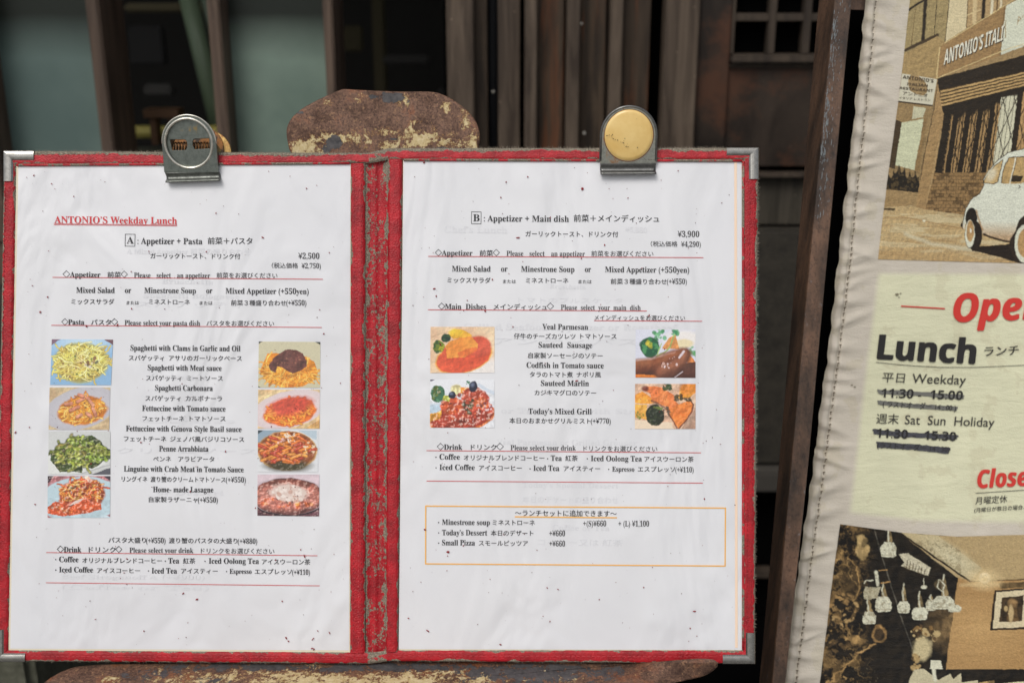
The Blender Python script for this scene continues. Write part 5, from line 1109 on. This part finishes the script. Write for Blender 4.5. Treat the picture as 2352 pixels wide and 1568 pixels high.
lum = p.c.mean(1); p.put((np.abs(fbm(X1_, Y1_, 46, 170, 5) - .5) < .012) * (lum < .45) * .35, (96, 76, 48)); p.relief(.10, 26, (lum < .5) * 1.0, 171); g_ = lum[:, None]; p.c = p.c * .84 + g_ * np.array([.165, .155, .125]); p.c = (p.c ** 1.14) * np.array([.93, .95, .95]); p.mottle(.2, 9, 76); p.c *= (1 + .42 * (np.random.RandomState(3).rand(len(X), 1) - .5)); p.mottle(.08, 160, 77)
Uf = lambda X, Y: (1975.3 + .23441 * X, .23441 * Y)
U1, V1 = Uf(X1_, Y1_); V1 = V1 + np.clip((X1_ - 166) / 1441, 0, 1.3) * 7 * (YY > 0) * np.clip(YY / 2545, 0, 1)
sepia('printed_picture', U1, V1, nu, nv, p)
xI = lambda X, Y: (1975.3 + .23441 * X, .23441 * Y)
ik_d = plain('sepia_ink', lin((70, 56, 40)), .6); ik_w = plain('cream_ink', lin((226, 224, 204)), .6)
def TB(t, x0, x1, y0, y1, em, st, mat, xf, off=0.0, shear=.1, wave=None, lift=.0009, nm='text_line'): return put_text(t, Bsurf, banner, mat, x0, x1, y0, y1, em, st, off, shear, lift, xf, nm, wave=wave)
mesh_obj('printed_sign', [Bsurf(*xI(x, y), .0006) for x, y in ((395, 735), (735, 790), (690, 1042), (355, 1003))], [(0, 1, 2, 3)], plain('pale_sign_print', lin((206, 202, 178)), .6), banner, recalc=False)
ribbon('sign_edge', [(355, 1008), (690, 1048)], 12, Bsurf, ik_d, banner, .0007, xI)
TB("ANTONIO’S", 398, 698, 784, 824, 44, 'sb', ik_d, xI); TB('ITALIAN', 437, 640, 850, 866, 34, 'sb', ik_d, xI); TB('RESTAURANT', 368, 692, 888, 916, 34, 'sb', ik_d, xI); TB('アントニオ', 398, 640, 944, 967, 42, 'p', ik_d, xI, .01); TB('イタリア レストラン', 360, 664, 984, 1009, 30, 'p', ik_d, xI, .01)
TB("ANTONIO’S ITALI", 810, 1396, 655, 408, 205, 'sb', ik_d, xI, shear=.10, lift=.0007); TB("ANTONIO’S ITALI", 800, 1386, 650, 403, 205, 'sb', ik_w, xI, shear=.10)

# picture 2: lamps, rocks, framed picture
nu, nv = 420, 360
yv = np.linspace(0, 1, nv); sx = np.linspace(0, 1, nu); SX, T2 = np.meshgrid(sx, yv); SX = SX.ravel(); T2 = T2.ravel()
topf = lambda x: np.interp(x, [835, 1330, 1800, 2352, 3000], [200, 268, 300, 280, 250])
XT = 835 + (2950 - 835) * SX; YT = topf(XT); XB = 640 + (2950 - 640) * SX; YB = np.full_like(XB, 1700.0)
X = XT * (1 - T2) + XB * T2; Y = YT * (1 - T2) + YB * T2
wl = np.clip((1250 - X) / 300, 0, 1); X_, Y_ = X, Y
X = X + (fbm(X_, Y_, 60, 101, 4) - .5) * (10 + 60 * wl); Y = Y + (fbm(X_, Y_, 60, 111, 4) - .5) * (10 + 60 * wl)
p = Paint(X, Y, (38, 31, 21))
rk = np.clip((fbm(X, Y, 90, 80, 5) - .50) / .08, 0, 1) * (X < 1150 + 0 * X) * np.clip((1080 - X) / 160, 0, 1); p.put(rk * .75, (142, 114, 70)); p.ell(920, 660, 100, 190, (120, 96, 58), .15, -.1, .8, .3); p.ell(920, 640, 80, 160, (60, 48, 30), .3, -.1, .6, .5); p.mottle(.5, 24, 81, X < 1100)
p.line([(900, 480), (985, 560), (1000, 760), (960, 840), (780, 800)], 12, (176, 142, 88), .9); p.ell(1020, 400, 52, 100, (186, 160, 108), .2, -.1, .9, .3); p.ell(1160, 1110, 62, 72, (160, 126, 76), .15, 0, 1, .3); p.ell(1160, 1110, 42, 50, (70, 54, 34), .2, 0, 1, .3); p.ell(960, 1150, 100, 26, (176, 142, 88), .3, .1, .9, .5); p.line([(930, 960), (900, 1060), (940, 1130)], 14, (150, 118, 70), .8); p.blobs(860, 900, 120, 170, 40, 6, 26, [(150, 120, 74), (110, 88, 54), (196, 164, 110)], 82, 0, .6); p.blobs(830, 1260, 110, 120, 24, 6, 24, [(120, 96, 60), (86, 68, 42)], 83, 0, .6); p.line([(700, 1560), (900, 1350), (1000, 1260), (1125, 1190)], 14, (172, 138, 86))
p.poly([(1320, 266), (1800, 300), (2352, 270), (3000, 230), (3000, 640), (2352, 645), (1900, 668), (1800, 640)], (192, 168, 122)); p.poly([(1320, 266), (1640, 292), (2000, 560), (1900, 668), (1800, 600)], (206, 192, 152), .8); p.ell(1750, 470, 180, 60, (214, 206, 172), .9, .6, .5)
p.poly([(1805, 640), (1900, 668), (2352, 645), (3000, 630), (3000, 1380), (2352, 1390), (1700, 1395), (1760, 1000)], (188, 150, 96)); p.line([(1905, 670), (2352, 645), (3000, 632)], 8, (92, 72, 44)); p.line([(1322, 266), (1900, 668)], 16, (58, 46, 30)); p.line([(1830, 700), (2300, 690)], 26, (222, 196, 146), .6, 1.5); p.poly([(2140, 680), (2600, 650), (2600, 700), (2140, 725)], (110, 90, 58)); p.ell(2020, 640, 34, 34, (250, 240, 210), .5); p.ell(2020, 650, 90, 60, (236, 212, 160), .95, 0, .5); p.ell(2000, 1050, 260, 160, (214, 176, 118), .95, 0, .35)
p.poly([(2100, 742), (2362, 716), (2362, 1060), (2066, 1072)], (62, 48, 32)); p.poly([(2118, 756), (2350, 732), (2350, 1040), (2088, 1056)], (226, 212, 176)); p.poly([(2160, 798), (2335, 778), (2325, 990), (2140, 1002)], (74, 58, 38)); p.ell(2245, 850, 34, 36, (150, 120, 78), .4); p.poly([(2200, 1000), (2215, 880), (2275, 880), (2300, 995)], (110, 86, 54)); p.ell(2235, 930, 16, 60, (206, 180, 132), .5); p.ell(2195, 890, 14, 20, (196, 170, 120), .5)
p.line([(1118, 235), (1240, 640), (1340, 960), (1485, 1390)], 9, (96, 92, 82), .9)
cw = (222, 222, 200)
for (x, y, rx, ry, nh) in ((1240, 412, 66, 64, 150), (1200, 868, 68, 62, 120), (1082, 984, 62, 52, 160), (1365, 892, 52, 48, 150), (1497, 942, 66, 52, 130), (1690, 850, 88, 54, 180), (1588, 872, 46, 44, 40), (1778, 896, 54, 30, 10)):
    p.poly([(x - rx * .25, y - ry * .4 - nh * .2), (x - rx * .2, y - ry - nh * .7), (x, y - ry - nh), (x + rx * .2, y - ry - nh * .7), (x + rx * .55, y - ry * .6), (x - rx * .55, y - ry * .6)], (160, 140, 98), .8); p.line([(x, y - ry - nh), (x - 10, y - ry - nh * .5), (x, y - ry)], 12, cw, .9)
    p.poly([(x - rx, y - ry * .3), (x - rx * .6, y - ry), (x + rx * .6, y - ry), (x + rx, y - ry * .3), (x + rx * .92, y + ry * .8), (x + rx * .6, y + ry), (x - rx * .6, y + ry), (x - rx * .9, y + ry * .8)], cw); p.line([(x - rx * .85, y + ry * .72), (x + rx * .85, y + ry * .72)], 5, (150, 136, 104), .7)
p.poly([(1325, 450), (1400, 440), (1500, 505), (1585, 560), (1560, 625), (1400, 575), (1340, 545), (1370, 520)], (216, 210, 184)); 
for k in range(7): p.line([(1395 + k * 24, 500 + k * 12), (1385 + k * 24, 570 + k * 10)], 6, (76, 62, 42))
p.line([(1330, 550), (1520, 615)], 8, (60, 48, 32)); p.line([(1040, 700), (1060, 660), (1110, 665)], 10, cw); p.poly([(1045, 730), (1180, 720), (1150, 830), (1050, 820)], (196, 190, 162)); p.line([(1140, 600), (1150, 700)], 30, cw); p.ell(1660, 700, 46, 44, (120, 104, 74), .3, 0, .8); p.line([(1650, 660), (1640, 720), (1680, 760), (1700, 700), (1660, 660)], 9, cw); p.line([(1170, 585), (1230, 582)], 8, (200, 160, 100)); p.line([(1180, 690), (1250, 680)], 10, (190, 150, 92)); p.ell(1530, 722, 26, 16, cw); p.line([(1527, 650), (1528, 715)], 6, cw)
p.blobs(1530, 1110, 110, 70, 44, 6, 22, [(150, 118, 70), (200, 176, 126), (96, 74, 46)], 84, 0, .8); p.ell(1510, 1230, 60, 80, (206, 192, 150), .5, .2, .9, .4); p.blobs(1460, 1340, 50, 60, 16, 6, 22, [(188, 160, 108), (120, 96, 60)], 85, 0, .8)
p.poly([(1380, 1700), (1400, 1480), (1440, 1400), (1520, 1390), (1640, 1480), (1740, 1430), (1760, 1475), (1820, 1425), (1830, 1500), (1960, 1480), (1960, 1700)], (206, 198, 166)); p.poly([(1580, 1320), (1660, 1320), (1672, 1392), (1568, 1392)], cw); p.line([(1600, 1392), (1610, 1480)], 30, cw); p.poly([(1960, 1500), (2100, 1480), (2100, 1700), (1960, 1700)], (180, 150, 100)); p.poly([(2160, 1510), (2352, 1490), (2700, 1470), (2700, 1700), (2160, 1700)], (226, 216, 180)); p.blobs(1000, 1450, 160, 80, 20, 2, 6, [(130, 124, 104)], 86, 0, .6)
rg = 1 - np.abs(fbm(X_, Y_, 80, 120, 5) - .5) / .045; rg2 = 1 - np.abs(fbm(X_, Y_, 34, 130, 4) - .5) / .05
p.put(np.clip(rg, 0, 1) * np.clip((1120 - X) / 200, 0, 1) * .7 * (fbm(X_, Y_, 140, 140) > .46), (188, 154, 98)); p.put(np.clip(rg2, 0, 1) * np.clip((1180 - X) / 200, 0, 1) * .55 * (fbm(X_, Y_, 110, 141) > .5), (150, 120, 74))
br = (p.c.mean(1) > .42) * (X > 980) * (Y > 330) * (Y < 1100) * (X < 1830); p.put(br * np.clip(rg2, 0, 1) * .55, (96, 84, 58)); p.put(br * (fbm(X_, Y_, 26, 150) > .62) * .5, (140, 124, 90))
p.relief(.35, 60, (p.c.mean(1) < .30) * 1.0, 160)
g_ = p.c.mean(1)[:, None]; p.c = (p.c * .86 + g_ * np.array([.15, .135, .10])); p.c = (p.c ** 1.12) * .96; p.mottle(.18, 12, 87); p.c *= (1 + .34 * (np.random.RandomState(5).rand(len(X), 1) - .5))
sepia('printed_picture', 1699.7 + .27735 * X_, 1148.4 + .27735 * Y_, nu, nv, p)

# lettering on the banner
xG = lambda X, Y: (1791.6 + .41028 * X, 551.25 + .41028 * Y)
b_red = plain('banner_red_ink', lin((206, 52, 42)), .6); b_blk = plain('banner_black_ink', lin((34, 32, 31)), .6); b_thin = plain('banner_thin_black_ink', lin((54, 52, 48)), .6); b_mark = plain('marker_strike', lin((112, 112, 106)), .5); b_mark2 = plain('heavy_marker_strike', lin((70, 70, 76)), .4)
ribbon('rule_line', [(672, 370), (922, 384)], 7, Bsurf, b_red, banner, .0008, xG, cuts=6)
TB('Open', 972, 1480, 458, 440, 218, 'si', b_red, xG, .022, shear=.02)
TB('Lunch', 545, 1090, 664, 692, 188, 'sb', b_blk, xG, .028, shear=.1); TB('ランチ', 1143, 1335, 646, 638, 62, 'p', b_blk, xG, .014, shear=.1)
ribbon('rule_line', [(537, 683), (700, 700), (900, 712), (1100, 712), (1366, 700), (1700, 690)], 3, Bsurf, b_thin, banner, .0008, xG, cuts=6)
TB('平日', 573, 700, 790, 795, 62, 'p', b_thin, xG, .004); TB('Weekday', 742, 1043, 800, 808, 76, 'p', b_thin, xG, .004)
ribbon('marker_stroke', [(553, 848), (760, 858), (1036, 880)], 20, Bsurf, b_mark, banner, .0007, xG, jag=.15, cuts=9); ribbon('marker_stroke', [(552, 910), (770, 930), (998, 946)], 22, Bsurf, b_mark, banner, .0007, xG, jag=.15, cuts=9)
for k_, (m_, pts_) in enumerate(((b_mark, [(548, 842), (760, 853), (1040, 872)]), (b_mark, [(560, 856), (800, 866), (1020, 888)]), (b_mark, [(548, 902), (770, 924), (1004, 938)]), (b_mark2, [(520, 1062), (700, 1082), (1008, 1098)]), (b_mark2, [(532, 1080), (700, 1096), (990, 1112)]), (b_mark2, [(540, 1134), (740, 1152), (962, 1170)]), (b_mark2, [(552, 1152), (760, 1170), (950, 1190)]))):
    ribbon('marker_stroke', pts_, 11, Bsurf, m_, banner, .00072 + .00001 * k_, xG, jag=.6, cuts=14)
TB('11:30 -  15:00', 568, 1028, 880, 895, 70, 'sb', b_blk, xG); TB('( ラストオーダー 14 : 00 )', 578, 992, 932, 956, 42, 'p', b_blk, xG, .012)
TB('週末', 540, 668, 1022, 1026, 62, 'p', b_thin, xG, .004); TB('Sat  Sun  Holiday', 703, 1205, 1030, 1046, 74, 'p', b_thin, xG, .004)
ribbon('marker_stroke', [(526, 1072), (700, 1088), (1000, 1104)], 27, Bsurf, b_mark2, banner, .0007, xG, jag=.2, cuts=9); ribbon('marker_stroke', [(545, 1144), (760, 1158), (955, 1178)], 30, Bsurf, b_mark2, banner, .0007, xG, jag=.2, cuts=9)
TB('11:30 -  15:30', 540, 992, 1104, 1126, 70, 'sb', b_blk, xG); TB('(ラストオーダー 14 : 30)', 545, 955, 1163, 1188, 42, 'p', b_blk, xG, .012)
TB('Closed', 1110, 1462, 1388, 1368, 138, 'si', b_red, xG, .022, shear=.02); ribbon('rule_line', [(1097, 1416), (1366, 1398), (1600, 1385)], 3, Bsurf, b_thin, banner, .0008, xG, cuts=6)
TB('月曜定休', 1093, 1270, 1476, 1464, 46, 'p', b_thin, xG, .006); TB('(月曜日が祭日の場合、', 1086, 1366, 1521, 1502, 28, 'p', b_thin, xG, .010)
# stitched hem
vs, fs = [], []
v = -50.0
while v < 1620:
    x = float(hem_x(v)) + np.interp(v, [0, 551, 1148, 1568], [23, 26, 26, 27]) + random.uniform(-.4, .4); i = len(vs); l_ = random.uniform(5.5, 8.5); x2 = float(hem_x(v + l_)) + np.interp(v, [0, 551, 1148, 1568], [23, 26, 26, 27])
    vs += [Bsurf(x - .7, v, .0009), Bsurf(x + .7, v, .0009), Bsurf(x2 + .7, v + l_, .0009), Bsurf(x2 - .7, v + l_, .0009)]; fs.append((i, i + 1, i + 2, i + 3))
    i = len(vs); vs += [Bsurf(x - 2.4, v - .8, .0011), Bsurf(x + 2.4, v - 1.6, .0011), Bsurf(x + 2.2, v + .4, .0011), Bsurf(x - 2.4, v + 1.2, .0011)]; fs.append((i, i + 1, i + 2, i + 3)); v += random.uniform(12.5, 15.5)
o = mesh_obj('hem_stitching', vs, fs, plain('brown_thread', lin((92, 82, 66)), .8), banner, recalc=False); o['kind'] = 'stuff'
vs, fs = [], []
for (x, y, r) in ((2058, 676, 5), (2066, 674, 3), (1956, 884, 3.5), (1963, 888, 3), (2094, 520, 2), (2062, 683, 2.4)):
    i = len(vs)
    for a in range(7): vs.append(Bsurf(x + r * random.uniform(.6, 1.3) * math.cos(a * .9), y + r * .5 * random.uniform(.5, 1.3) * math.sin(a * .9), .0009))
    fs.append(tuple(range(i, i + 7)))
o = mesh_obj('dirt_marks', vs, fs, plain('grey_dirt', lin((128, 122, 100)), .9), banner, recalc=False); o['kind'] = 'stuff'
